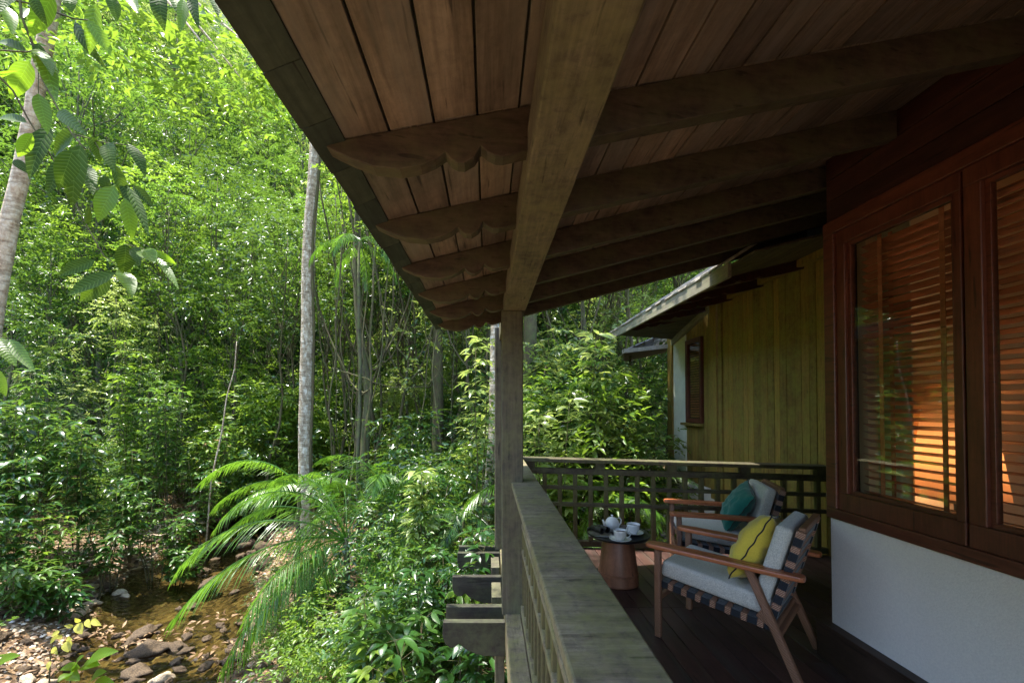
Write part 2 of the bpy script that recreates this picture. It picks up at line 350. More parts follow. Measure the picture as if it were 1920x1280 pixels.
M['flower'] = plain('orange_petal', (.75, .12, .01), (.25, .02, .005), 14, .5, .1)

# ------------------------------------------------------------------ the ground
def creek_x(y):
    pts = [(-6, -3.6), (3, -4.0), (6.5, -5.0), (9, -6.4), (12, -7.4), (17, -8.4), (24, -10), (60, -14)]
    for (y0, x0), (y1, x1) in zip(pts, pts[1:]):
        if y <= y1: t = max(0, (y - y0) / (y1 - y0)); return x0 + (x1 - x0) * t
    return pts[-1][1]
def gh(x, y):
    d = x - creek_x(y)
    hw = 1.5 if 6 < y < 10.5 else 1.1
    z = -2.12
    k = max(0, 1 - abs(d) / (hw + .6)); z -= .50 * min(1, k * 1.7)
    if d < -hw: z += min(2.2, (-d - hw) * .16) + max(0, -d - hw - 5) * .12
    if d > hw: z += min(.9, (d - hw) * .14)
    if y > 17: z += (y - 17) * .12
    if y > 26: z += (y - 26) * 1.15
    if x < -22: z += (-22 - x) * .5
    z += .12 * noise.noise(Vector((x * .6, y * .6, 1))) + .05 * noise.noise(Vector((x * 2.1, y * 2.1, 5)))
    return z
def terrain():
    xs = np.concatenate([np.linspace(-70, -16, 28), np.linspace(-15, 8, 116), np.linspace(9, 60, 26)])
    ys = np.concatenate([np.linspace(-40, 1, 20), np.linspace(1.4, 24, 114), np.linspace(25, 75, 34)])
    vs = [(x, y, gh(x, y)) for y in ys for x in xs]; nx = len(xs)
    fs = [(j * nx + i, j * nx + i + 1, (j + 1) * nx + i + 1, (j + 1) * nx + i) for j in range(len(ys) - 1) for i in range(nx - 1)]
    me = bpy.data.meshes.new('ground'); me.from_pydata(vs, [], fs); me.update()
    me.materials.append(M['ground']); me.materials.append(M['hillg'])
    cy = np.array([ys[j] for j in range(len(ys) - 1) for i in range(nx - 1)]); cx = np.array([xs[i] for j in range(len(ys) - 1) for i in range(nx - 1)])
    me.polygons.foreach_set('material_index', ((cy > 19) | (cx < -17)).astype(np.int32))
    o = bpy.data.objects.new('ground', me); COL.objects.link(o); me.shade_smooth(); tag(o, kind='structure')
terrain()
wv = []; wf = []; ywl = np.linspace(-2, 26, 57)
for y in ywl:
    c = creek_x(y); hw = 2.9 if y < 11 else 1.9
    zz = -2.36 + max(0, y - 10) * .03 + max(0, y - 17) * .11
    for k in range(9): wv.append((c - hw + 2 * hw * k / 8, y, zz + .012 * noise.noise(Vector((c + k, y * 2, 0)))))
for j in range(len(ywl) - 1):
    for k in range(8): a = j * 9 + k; wf.append((a, a + 1, a + 10, a + 9))
me = bpy.data.meshes.new('creek_water'); me.from_pydata(wv, [], wf); me.update()
tag(link('creek_water', me, M['water'], smooth=True), kind='structure')

# ------------------------------------------------------------------ the veranda house
CA, CB = 2.37, .30                        # underside of the ceiling boards: z = CA + CB x
SK = .17                                  # the rafters run slightly askew to the eave
house = empty('timber_house', (0, 0, 0), 0, 'dark timber house with plank ceiling veranda, red brown windows and white plaster wall', 'house')
WX, WY = 2.05, 2.63
DR = [-1.5, -.97, -.44, .09, .62] + [1.28 + .53 * i for i in range(6)]
# deck
mb = MB(); x = .15
while x < 3.44:
    y0 = -2.5; ye = 4.80 - .10 * x
    while y0 < ye - .01:
        y1 = min(ye, y0 + random.choice((2.2, 2.9, 3.6))); 
        if y1 > ye - .4: y1 = ye
        mb.box((x, y0 + .002, -.03), (x + .116, y1 - .002, random.uniform(-.001, .0015))); y0 = y1
    x += .122
tag(mb.build('deck', M['deck'], bevel=.003), kind='structure')
mb = MB(); mb.box((.15, -2.5, -.26), (3.44, 4.45, -.04)); mb.build('deck_underframe', M['joist'], house)
mb = MB(); mb.box((.125, -2.5, -.26), (.235, 4.78, .012)); mb.build('sill_beam', M['rail'], house, bevel=.006)
# deck joists with carved ends
def joist(Y, t=.055):
    prof = [(.12, -.004), (-.315, -.004), (-.318, -.10), (-.30, -.15), (-.27, -.178), (-.235, -.175), (-.20, -.15), (-.18, -.172), (-.14, -.198), (-.09, -.22), (-.03, -.236), (.12, -.24)]
    mb = MB(); mb.prism([(a, Y, b) for a, b in prof], (0, t, 0)); mb.build('deck_joist', M['joist'], house, bevel=.004)
for Y in (3.08, 3.32, 3.90, 4.53, 4.74, 2.0, 1.2, .4): 
    if Y > 2.5: joist(Y)
mb = MB(); mb.box((.05, 3.14, -2.6), (.118, 3.31, -.245)); mb.build('deck_post', M['post'], house, bevel=.006)
for Y in (3.55, 4.2): mb = MB(); mb.box((.03, Y, -.12), (.11, Y + .3, -.03)); mb.build('packing_block', M['post'], house, bevel=.004)
# posts and plate beam
mb = MB(); mb.box((.102, 3.17, .0), (.255, 3.325, 2.20)); mb.build('post', M['post'], house, bevel=.008)
mb = MB(); mb.box((.072, 4.60, .0), (.20, 4.74, 2.34)); mb.build('post', M['post'], house, bevel=.008)
mb = MB(); mb.box((.119, -2.5, 2.20), (.274, 4.74, 2.345)); mb.build('plate_beam', M['beam'], house, bevel=.006)
# rafters with scalloped tails
TP = [(0, .010), (.05, .032), (.12, .06), (.22, .093), (.35, .116), (.45, .117), (.52, .108), (.574, .092), (.60, .114), (.635, .130), (.67, .135), (.72, .124), (.755, .095), (.79, .116), (.83, .132), (.87, .138), (.95, .137), (1, .136)]
def rafter(d, xend, t=.055):
    x0, x1 = -.452, .119
    prof = []
    for f, dep in TP:
        x = x0 + (x1 - x0) * f; prof.append((x, CA + CB * x - dep))
    prof.append((xend, CA + CB * xend - .142))
    top = [(xend, CA + CB * xend - .001), (x0, CA + CB * x0 - .001)]
    poly = [(x, d + SK * x, z) for x, z in prof + top]
    mb = MB(); mb.prism(poly, (0, t, 0)); mb.build('rafter', M['rafter'], house, bevel=.003)
for d in DR: rafter(d, 3.30 if d + SK * 2.05 > 2.5 else 2.04)
# ceiling boards, laid bay by bay
mb = MB(); bw = .125; x = -.41
bays = [-2.9] + DR[1:] + [DR[-1] + .16]
while x < 3.42:
    xe = min(x + bw, 3.44)
    for a, b in zip(bays, bays[1:]):
        if (x > WX + .1 and b + SK * x < 2.4): continue
        g = .007; e = random.uniform(0, .004)
        p = [(x + g, a + SK * x), (xe, a + SK * xe), (xe, b + SK * xe), (x + g, b + SK * x)]
        mb.prism([(q[0], q[1], CA + CB * q[0] + e) for q in p], (0, 0, .018))
    x = xe
mb.build('ceiling_boards', M['ceil'], house, bevel=.0015)
mb = MB(); mb.prism([(-.46, -3, CA - CB * .46 + .022), (3.6, -3, CA + CB * 3.6 + .022), (3.6, 4.70, CA + CB * 3.6 + .022), (-.46, 4.02, CA - CB * .46 + .022)], (0, 0, .05)); mb.build('roof', M['joist'], house)
# shingled eave edge
mb = MB(); y = -3.0
while y < 4.05:
    l = random.uniform(.14, .24)
    mb.prism([(-.40, y, CA - .12 - .006), (-.475 - random.uniform(0, .008), y, CA - .142 - .016), (-.482, y, CA - .12), (-.40, y, CA - .10)], (0, l - .003, 0)); y += l
mb.build('eave_shingle_edge', M['edge'], house)
mb = MB()
for a, b in zip(DR, DR[1:]): mb.prism([(.20, a + .09, 2.345), (.20, b + .03, 2.345), (.20, b + .03, CA + .06), (.20, a + .09, CA + .06)], (.03, 0, 0))
mb.build('blocking_board', M['rafter'], house)
# outer wall with windows: plaster below, frames, boards above
mb = MB(); mb.box((WX, -2.5, .0), (WX + .12, WY, .845)); mb.build('plaster_wall', M['plaster'], house, bevel=.004)
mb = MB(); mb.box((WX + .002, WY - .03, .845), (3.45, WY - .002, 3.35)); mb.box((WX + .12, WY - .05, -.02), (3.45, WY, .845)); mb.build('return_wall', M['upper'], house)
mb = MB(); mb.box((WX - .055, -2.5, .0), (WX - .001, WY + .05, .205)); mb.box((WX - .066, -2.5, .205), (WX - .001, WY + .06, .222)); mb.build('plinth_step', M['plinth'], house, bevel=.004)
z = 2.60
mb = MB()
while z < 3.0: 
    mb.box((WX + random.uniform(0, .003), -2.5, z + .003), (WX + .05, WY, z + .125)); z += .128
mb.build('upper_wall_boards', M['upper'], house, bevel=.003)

def window(Y0, Y1, pane0, pane1, name='window'):
    """frame between Y0 > Y1 (Y0 farther); pane opening pane0 > pane1"""
    fr = MB()
    fr.box((WX - .012, Y1, 1.0 - .045), (WX + .045, Y0, .905 - .0)) if False else None
    fr.box((WX - .008, Y1 + .003, .905), (WX + .05, Y0 - .003, 1.005))
    fr.box((WX - .008, Y1 + .003, 2.44), (WX + .05, Y0 - .003, 2.52))
    fr.box((WX - .0075, pane0, 1.005), (WX + .05, Y0 - .003, 2.44)); fr.box((WX - .0075, Y1 + .003, 1.005), (WX + .05, pane1, 2.44))
    f = fr.build('window', M['red'], house, bevel=.004)
    s = MB()
    s.box((WX + .012, pane1, 1.003), (WX + .04, pane0, 1.025)); s.box((WX + .012, pane1, 2.42), (WX + .04, pane0, 2.442))
    s.box((WX + .012, pane0 - .02, 1.025), (WX + .04, pane0 + .001, 2.42)); s.box((WX + .012, pane1 - .001, 1.025), (WX + .04, pane1 + .02, 2.42))
    s.build('window_bead', M['redy'], f, bevel=.002)
    g = MB(); g.box((WX + .022, pane1 + .005, 1.01), (WX + .028, pane0 - .005, 2.435)); g.build('pane', M['glass'], f)
    return f
# outer trim, corner board, sill
mb = MB(); mb.box((WX - .022, -2.5, .845), (WX + .05, WY + .004, .905)); mb.box((WX - .022, -2.5, 2.52), (WX + .05, WY + .004, 2.598))
mb.box((WX - .022, WY - .072, .905), (WX + .05, WY + .004, 2.52)); mb.build('window_trim', M['redy'], house, bevel=.005)
W1 = window(WY - .072, 1.875, 2.495, 1.915)
W2 = window(1.870, .55, 1.80, .65)
W3 = window(.545, -.8, .45, -.7)
# blinds
def blind(Y0, Y1, parent, tilt, xb=WX + .085):
    mb = MB(); z = 1.02
    while z < 2.43:
        tl = tilt + random.uniform(-.04, .04); dz = math.sin(tl) * .024; dx = math.cos(tl) * .024
        e = random.uniform(-.004, .004)
        vs = []
        for t_ in (0, .0028):
            vs += [(xb - dx, Y1 + e, z - dz + t_), (xb + dx, Y1 + e, z + dz + t_), (xb + dx, Y0 + e, z + dz + t_), (xb - dx, Y0 + e, z - dz + t_)]
        mb.add(vs, [(0, 3, 2, 1), (4, 5, 6, 7), (0, 1, 5, 4), (1, 2, 6, 5), (2, 3, 7, 6), (3, 0, 4, 7)]); z += .0415
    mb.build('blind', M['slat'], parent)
    mb = MB()
    for f in (.22, .78):
        y = Y1 + (Y0 - Y1) * f; mb.box((xb - .03, y - .012, 1.0), (xb - .0275, y + .012, 2.44)); mb.box((xb + .0275, y - .012, 1.0), (xb + .03, y + .012, 2.44))
    mb.build('ladder_tape', M['slat'], parent)
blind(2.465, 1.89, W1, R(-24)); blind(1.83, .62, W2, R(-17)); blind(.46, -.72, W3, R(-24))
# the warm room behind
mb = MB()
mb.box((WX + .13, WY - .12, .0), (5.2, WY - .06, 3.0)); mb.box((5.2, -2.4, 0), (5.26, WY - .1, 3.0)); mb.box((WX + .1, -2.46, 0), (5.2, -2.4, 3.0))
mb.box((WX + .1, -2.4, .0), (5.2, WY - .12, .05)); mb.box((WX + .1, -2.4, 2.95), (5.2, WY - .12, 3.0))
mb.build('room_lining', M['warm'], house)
mb = MB()
ys = [2.30 + .018 * i for i in range(14)]
for i in range(len(ys) - 1):
    o = .012 if i % 2 else -.012; o2 = -o
    mb.prism([(WX + .19 + o, ys[i], .9), (WX + .19 + o2, ys[i + 1], .9), (WX + .192 + o2, ys[i + 1], 2.5), (WX + .192 + o, ys[i], 2.5)], (.003, 0, 0))
tag(mb.build('curtain', M['curtain']), 'pale curtain drawn back behind the window glass beside the blind', 'curtain')
# lamp in the room, seen lit through the slats
lamp = empty('floor_lamp', (2.47, 2.31, .05), 0, 'lit lamp with a tapered cream shade glowing behind the window blind', 'lamp')
mb = MB(); mb.lathe([(.19, .98), (.115, 1.56), (.112, 1.56), (.186, .98)], 40); sh = mb.build('lamp_shade', M['shade'], lamp, smooth=True)
mb = MB(); mb.lathe([(0, 0), (.15, 0), (.15, .02), (.02, .04), (.015, .9), (.015, 1.2), (0, 1.2)], 24); mb.build('lamp_stand', M['black'], lamp, smooth=True)
pl = bpy.data.lights.new('lamp_bulb', 'POINT'); pl.energy = 2.1; pl.color = (1, .76, .52); pl.shadow_soft_size = .06
po = bpy.data.objects.new('lamp_bulb', pl); COL.objects.link(po); po.parent = lamp; po.location = (0, 0, 1.22)

# ------------------------------------------------------------------ the wing with green boards
wing = empty('board_clad_wing', (3.45, 5.5, 0), 0, 'olive green board clad wing with shingled eaves and a narrow side window', 'building')
wing.location = (0, 0, 0)
AX, BX = 3.45, 3.63
mb = MB(); y = WY
while y < 6.40:
    wd = random.choice((.10, .12, .12, .145)); y1 = min(y + wd, 6.42)
    mb.box((AX + random.uniform(0, .004), y + .003, -.05 + .03 * (y - 4) if y > 4 else -.05), (AX + .03, y1 - .002, 3.22)); y = y1
mb.build('board_wall', M['green'], wing, bevel=.004)
mb = MB(); mb.box((AX + .03, WY, -.3), (AX + .10, 6.42, 3.2)); mb.box((AX - .02, WY, 3.2), (AX + .1, 4.9, 3.6)); mb.build('backing_and_dark_fill', M['joist'], wing)  # upper box is a dark fill added where the gap lies in shade
mb = MB(); mb.box((AX - .02, 6.42, .05), (AX + .10, 6.52, 3.2)); mb.box((AX - .03, 6.55, .1), (AX + .1, 6.74, 3.2)); mb.build('corner_board', M['green'], wing, bevel=.004)
mb = MB(); y = 6.8
while y < 8.0:
    y1 = y + .11
    if y1 > 7.44 and y < 7.96:
        mb.box((BX, y + .003, .17), (BX + .04, y1 - .002, 1.20)); mb.box((BX, y + .003, 2.70), (BX + .04, y1 - .002, 3.1))
    else: mb.box((BX, y + .003, .17), (BX + .04, y1 - .002, 3.1))
    y = y1
mb.build('side_wall_boards', M['green'], wing, bevel=.003)
mb = MB(); mb.box((BX - .02, 7.99, .17), (BX + .05, 8.50, 2.95)); mb.build('cream_panel', M['cream'], wing)
mb = MB(); mb.box((BX - .05, 8.50, .17), (BX + .05, 8.72, 2.95)); mb.build('end_post', M['green'], wing)
f = MB(); f.box((BX - .03, 7.40, 1.22), (BX + .03, 7.46, 2.70)); f.box((BX - .03, 7.90, 1.22), (BX + .03, 7.98, 2.70)); f.box((BX - .03, 7.46, 2.62), (BX + .03, 7.90, 2.70)); f.box((BX - .03, 7.46, 1.22), (BX + .03, 7.90, 1.30))
wf_ = f.build('window', M['red'], wing, bevel=.004)
g = MB(); g.box((BX - .005, 7.46, 1.30), (BX + .002, 7.90, 2.62)); g.build('pane', M['glass'], wf_)
b = MB(); z = 1.32
while z < 2.6: b.box((BX + .03, 7.46, z), (BX + .034, 7.90, z + .03)); z += .045
b.build('blind', M['slat'], wf_)
b = MB(); b.box((BX - .10, 7.36, 1.17), (BX + .03, 8.04, 1.215)); b.build('window_sill', M['green'], wf_, bevel=.004)
mb = MB(); mb.box((BX - .06, 6.6, -2.6), (BX + .3, 8.72, .165)); mb.build('footing_wall', M['plaster'], wing)
mb = MB(); mb.box((BX + .06, 6.6, .165), (BX + 1.5, 8.7, 3.0)); mb.build('room_block', M['upper'], wing)
# its roof
E1, E2 = Vector((2.30, 3.75, 2.83)), Vector((2.30, 8.10, 2.83)); F2 = Vector((3.60, 8.55, 2.82)); W2p, W1p = Vector((3.46, 6.55, 3.12)), Vector((3.46, 3.75, 3.12))
mb = MB()
def lerp(a, b, t): return a + (b - a) * t
n = 9
for i in range(n):
    a, b_ = lerp(E1, W1p, (i + .03) / n), lerp(E1, W1p, (i + .97) / n); c, d = lerp(E2, W2p, (i + .97) / n), lerp(E2, W2p, (i + .03) / n)
    mb.prism([a, d, c, b_], (0, 0, .02))
for i in range(10):
    a, b_ = lerp(E2, W2p, (i + .03) / 10), lerp(E2, W2p, (i + .97) / 10); c, d = lerp(F2, W2p, (i + .97) / 10), lerp(F2, W2p, (i + .03) / 10)
    mb.prism([a, d, c, b_], (0, 0, .02))
mb.build('soffit_boards', M['soffit'], wing)
mb = MB(); mb.beam((2.29, 4.12, 2.795), (2.29, 8.14, 2.815), .035, .14); mb.build('fascia', M['lightwood'], wing, bevel=.003)
mb = MB(); mb.prism([W2p + Vector((-.05, 0, -.03)), W2p + Vector((.05, 0, -.03)), F2 + Vector((.05, 0, -.12)), F2 + Vector((-.02, 0, -.14))], (0, 0, .12)); mb.build('hip_beam', M['lightwood'], wing, bevel=.004)
for yy in (4.75, 5.45, 6.15, 6.9, 7.5):
    prof = [(2.40, -.0), (2.46, -.05), (2.56, -.085), (2.68, -.08), (2.74, -.06), (2.80, -.09), (2.90, -.095), (2.96, -.07), (3.02, -.10), (3.20, -.11), (3.46, -.11)]
    pl_ = [(x, yy, 2.83 + (x - 2.3) * .25 + d) for x, d in prof] + [(3.46, yy, 3.12), (2.40, yy, 2.855)]
    mb = MB(); mb.prism(pl_, (0, .05, 0)); mb.build('rafter_tail', M['upper'], wing)
mb = MB(); mb.beam((3.40, 4.1, 3.07), (3.40, 6.6, 3.07), .06, .10); mb.build('wall_plate', M['green'], wing)
mb = MB(); nc = 10
for i in range(nc):           # shingle courses, each lapping the one below
    x0 = 2.26 + i * .125; z0 = 2.862 + i * .0825
    y = 4.05 + (0 if i % 2 else -.06)
    far = 8.16 - i * .12
    while y < far:
        l = min(random.uniform(.12, .22), far - y + .02); h = random.uniform(-.004, .006)
        mb.prism([(x0 + random.uniform(-.01, .01), y, z0 + h), (x0 + .26, y, z0 + .168 + h), (x0 + .26, y, z0 + .184 + h), (x0, y, z0 + .022 + h)], (0, l - .004, 0)); y += l
mb.build('roof', M['shingle'], wing)
mb = MB()                       # lower lean-to roof beyond
for i in range(5):
    for j in range(16):
        y0 = 8.75 + j * .12 * 1.0; x0 = 2.72 + i * .2 + .04 * j
        mb.prism([(x0, y0, 2.62 + i * .085), (x0 + .23, y0, 2.72 + i * .085), (x0 + .23, y0, 2.735 + i * .085), (x0, y0, 2.64 + i * .085)], (0, .115, 0))
mb.build('lower_roof', M['shingle'], wing)
mb = MB(); mb.prism([(2.70, 8.72, 2.60), (4.0, 8.72, 2.78), (4.2, 10.5, 2.78), (3.3, 10.65, 2.60)], (0, 0, .02)); mb.build('lower_soffit', M['soffit'], wing)
mb = MB(); mb.beam((2.70, 8.73, 2.60), (3.33, 10.7, 2.60), .03, .08); mb.beam((2.71, 8.71, 2.61), (3.7, 8.71, 2.72), .03, .08); mb.build('lower_fascia', M['lightwood'], wing)

# ------------------------------------------------------------------ railings
def railing(P, Q, label, mcap, mrail, mbal, nb, drop=0, blocks=5, capw=.20, skip=0):
    """P -> Q along the foot line"""
    P = Vector(P); Q = Vector(Q); L_ = (Q - P).length; ang = math.atan2(Q.y - P.y, Q.x - P.x)
    t = empty('railing', P, ang, label, 'railing', 'veranda railings')
    def dz(x, z): return z - drop * (x / L_) * (z / .95)
    def bar(z0, z1, hw, name, m, x0=0, x1=L_):
        mb = MB(); vs = []
        for x in (x0, x1):
            for yy, z in ((-hw, z0), (hw, z0), (hw, z1), (-hw, z1)): vs.append((x, yy, dz(x, z)))
        mb.add(vs, [(3, 2, 1, 0), (4, 5, 6, 7), (0, 1, 5, 4), (1, 2, 6, 5), (2, 3, 7, 6), (3, 0, 4, 7)])
        return mb.build(name, m, t, bevel=.006)
    bar(.915, .955, capw / 2, 'cap_rail', mcap)
    bar(.785, .848, .034, 'top_rail', mrail); bar(.620, .660, .028, 'rail', mrail); bar(.440, .480, .028, 'rail', mrail); bar(.015, .075, .035, 'bottom_rail', mrail)
    for k in range(blocks):
        x = L_ * (k + .06) / (blocks - .8); bar(.845, .915, .035, 'block', mrail, x, min(x + .10, L_))
    first = None
    for k in range(skip, nb):
        x = L_ * (k + .5) / nb
        if first is None:
            mb = MB(); mb.box((-.022, -.024, .07), (.022, .024, .80)); first = mb.build('baluster', mbal, t, bevel=.005); o = first
        else: o = first.copy(); COL.objects.link(o)
        o.parent = t; o.location = (x, 0, -drop * x / L_ * .8)
        o.scale = (1, 1, 1 if drop == 0 else (.73 - drop * x / L_ * .0) / .73)
    return t
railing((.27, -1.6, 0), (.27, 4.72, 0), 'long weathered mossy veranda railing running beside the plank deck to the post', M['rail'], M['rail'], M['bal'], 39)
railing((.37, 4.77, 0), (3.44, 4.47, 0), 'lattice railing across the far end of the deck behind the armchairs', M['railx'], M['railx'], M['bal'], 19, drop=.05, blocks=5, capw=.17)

# ------------------------------------------------------------------ armchairs
def rounded_box(sx, sy, sz, r=.03, seg=3):
    bm = bmesh.new(); bmesh.ops.create_cube(bm, size=1)
    for v in bm.verts: v.co.x *= sx; v.co.y *= sy; v.co.z *= sz
    bmesh.ops.bevel(bm, geom=bm.edges[:], offset=r, segments=seg, profile=.6, affect='EDGES')
    return bm
def bm_obj(bm, name, m, parent, Mx=None, smooth=True):
    if Mx is not None: bmesh.ops.transform(bm, matrix=Mx, verts=bm.verts)
    me = bpy.data.meshes.new(name); bm.to_mesh(me); bm.free(); return link(name, me, m, parent, smooth)
def make_chair():
    t = empty('lounge_armchair')
    W = .27
    # seat cushion, sloping back
    ang = math.atan2(.065, .56)
    Mx = Matrix.Translation((0, .055, .408)) @ Matrix.Rotation(ang, 4, 'X')
    bm = rounded_box(.50, .62, .105, .028, 4)
    bm_obj(bm, 'seat_cushion', M['grey'], t, Mx)
    bk = math.atan2(.13, .46)
    Mb = Matrix.Translation((0, -.262, .615)) @ Matrix.Rotation(bk, 4, 'X')
    bm = rounded_box(.50, .085, .46, .028, 4)
    bm_obj(bm, 'back_cushion', M['grey'], t, Mb)
    # seat frame with woven webbing, leather squares between navy bands
    fr = MB(); S0, S1 = Vector((0, .36, .345)), Vector((0, -.27, .275))
    for s in (-1, 1): fr.beam(S0 + Vector((s * .245, 0, 0)), S1 + Vector((s * .245, 0, 0)), .03, .035)
    fr.beam(S0 + Vector((-.245, -.01, 0)), S0 + Vector((.245, -.01, 0)), .03, .035); fr.beam(S1 + Vector((-.245, 0, 0)), S1 + Vector((.245, 0, 0)), .03, .035)
    B0, B1 = Vector((0, -.262, .33)), Vector((0, -.402, .83))
    for s in (-1, 1): fr.beam(B0 + Vector((s * .235, 0, 0)), B1 + Vector((s * .235, 0, 0)), .03, .035, (0, 1, 0))
    fr.beam(B1 + Vector((-.235, 0, 0)), B1 + Vector((.235, 0, 0)), .035, .03)
    fr.build('seat_frame', M['wrap'], t, bevel=.006)
    st = MB()
    nS = 15
    for k in range(nS):                                  # bands across the seat, wrapped over the side rails
        hw_ = .56 if k % 2 == 0 else .34; a = max(0, (k + .5 - hw_) / nS); b_ = min(1, (k + .5 + hw_) / nS); p, q = lerp(S0, S1, a), lerp(S0, S1, b_)
        for s in (-1, 1): st.beam(p + Vector((s * .245, 0, 0)), q + Vector((s * .245, 0, 0)), .040 + .003 * (k % 2), .040 + .003 * (k % 2), mi=k % 2)
        st.prism([p + Vector((-.23, 0, .018)), p + Vector((.23, 0, .018)), q + Vector((.23, 0, .018)), q + Vector((-.23, 0, .018))], (0, 0, .004), mi=k % 2)
    st.build('seat_webbing', [M['strap'], M['weave']], t)
    st = MB(); nB = 12
    for k in range(nB):
        hw_ = .54 if k % 2 == 0 else .38; a = max(0, (k + .5 - hw_) / nB); b_ = min(1, (k + .5 + hw_) / nB); p, q = lerp(B0, B1, a), lerp(B0, B1, b_)
        for s in (-1, 1): st.beam(p + Vector((s * .235, 0, 0)), q + Vector((s * .235, 0, 0)), .040 + .003 * (k % 2), .040 + .003 * (k % 2), (0, 1, 0), mi=k % 2)
        st.prism([p + Vector((-.22, -.012, 0)), p + Vector((.22, -.012, 0)), q + Vector((.22, -.012, 0)), q + Vector((-.22, -.012, 0))], (0, .004, 0), mi=k % 2)
    st.build('back_webbing', [M['strap'], M['weave']], t)
    for s in (-1, 1):
        # arm: long rounded board
        bm = bmesh.new(); pts = []
        for y, hw in ((.45, .014), (.443, .032), (.42, .046), (.36, .052), (.1, .050), (-.3, .042), (-.40, .038), (-.415, .028), (-.42, .012)): pts.append((y, hw))
        lo = [(s * W + sx * hw, y, 0) for y, hw in pts for sx in (1,)] ; lo += [(s * W - hw, y, 0) for y, hw in reversed(pts)]
        mb = MB(); mb.prism([(a, b_, .572 + (.004 if b_ > 0 else 0)) for a, b_, c in lo], (0, 0, .028)); mb.build('arm', M['arm'], t, bevel=.007)
        mb = MB(); mb.beam((s * W, .375, 0), (s * W, .375, .575), .040, .042, (0, 1, 0)); mb.build('leg', M['wrap'], t, bevel=.010)
        mb = MB(); mb.beam((s * W, -.395, 0), (s * W, -.15, .575), .040, .044, (0, 1, 0)); mb.build('leg', M['wrap'], t, bevel=.010)
        mb = MB(); mb.beam((s * W, -.27, .30), (s * W, -.20, .345), .03, .05, (0, 1, 0)); mb.build('bracket', M['wrap'], t, bevel=.008)
    mb = MB(); mb.beam((-W, .375, .25), (W, .375, .25), .028, .034); mb.build('stretcher', M['wrap'], t, bevel=.008)
    mb = MB(); mb.beam((-W, -.29, .24), (W, -.29, .24), .034, .034); mb.build('stretcher', M['wrap'], t, bevel=.008)
    return t
ch1 = make_chair(); ch1.location = (1.573, 2.82, 0); ch1.rotation_euler = (0, 0, R(45.5))
tag(ch1, 'low wooden lounge armchair nearest the white wall, its grey cushions holding a yellow pillow', 'armchair', 'lounge armchairs')
ch2 = copy_tree(ch1); ch2.location = (2.06, 3.88, 0); ch2.rotation_euler = (0, 0, R(73))
tag(ch2, 'low wooden lounge armchair against the far lattice railing, holding a teal pillow', 'armchair', 'lounge armchairs')

def pillow(name, chair, loc, rot, m, label, size=.44, th=.095):
    n = 22; vs = []; fs = []
    for sgn in (1, -1):
        for j in range(n + 1):
            for i in range(n + 1):
                u = i / n * 2 - 1; v = j / n * 2 - 1
                r = 1 - .07 * (1 - abs(u) ** 2) * abs(v) ** 6; r2 = 1 - .07 * (1 - abs(v) ** 2) * abs(u) ** 6
                h = max(0, (1 - u * u) * (1 - v * v)) ** .42
                wr = .020 * noise.noise(Vector((u * 3.2, v * 3.2, sgn * 3 + len(name)))) + .014 * noise.noise(Vector((u * 7, v * 4.5, sgn * 5)))
                vs.append((u * r2 * size / 2, v * r * size / 2, sgn * (h * th + wr * h)))
    q = (n + 1) ** 2
    for s_ in (0, 1):
        for j in range(n):
            for i in range(n):
                a = s_ * q + j * (n + 1) + i; f = (a, a + 1, a + n + 2, a + n + 1); fs.append(f if s_ == 0 else f[::-1])
    e = empty(name, loc); e.rotation_mode = 'XYZ'
    M3 = Matrix.Translation(chair.location) @ Matrix.Rotation(chair.rotation_euler.z, 4, 'Z') @ Matrix.Translation(loc) @ rot
    e.location = M3.to_translation(); e.rotation_euler = M3.to_euler()
    me = bpy.data.meshes.new(name); me.from_pydata(vs, [], fs); me.update()
    link('cover', me, m, e, True)
    mb = MB(); ring = []
    for k in range(96):
        a = k / 96 * 4; side = int(a); f_ = a - side; u, v = [(f_ * 2 - 1, -1), (1, f_ * 2 - 1), (1 - 2 * f_, 1), (-1, 1 - 2 * f_)][side]
        r = 1 - .07 * (1 - abs(u) ** 2) * abs(v) ** 6; r2 = 1 - .07 * (1 - abs(v) ** 2) * abs(u) ** 6
        ring.append((u * r2 * size / 2 * 1.005, v * r * size / 2 * 1.005, .003 * math.sin(k * 1.3)))
    ring.append(ring[0]); mb.tube(ring, .004, 6, cap=False); mb.build('piping', M['piping'], e, True)
    return tag(e, label, 'pillow')
pillow('throw_pillow', ch1, (.0, -.125, .640), Matrix.Rotation(R(-62), 4, 'X') @ Matrix.Rotation(R(12), 4, 'Z'), M['yellow'], 'mustard yellow pillow with black piping leaning on the nearer armchair back')
pillow('throw_pillow', ch2, (-.03, -.120, .640), Matrix.Rotation(R(-60), 4, 'X') @ Matrix.Rotation(R(-14), 4, 'Z'), M['teal'], 'dark teal pillow with black piping on the farther armchair seat', .40, .08)

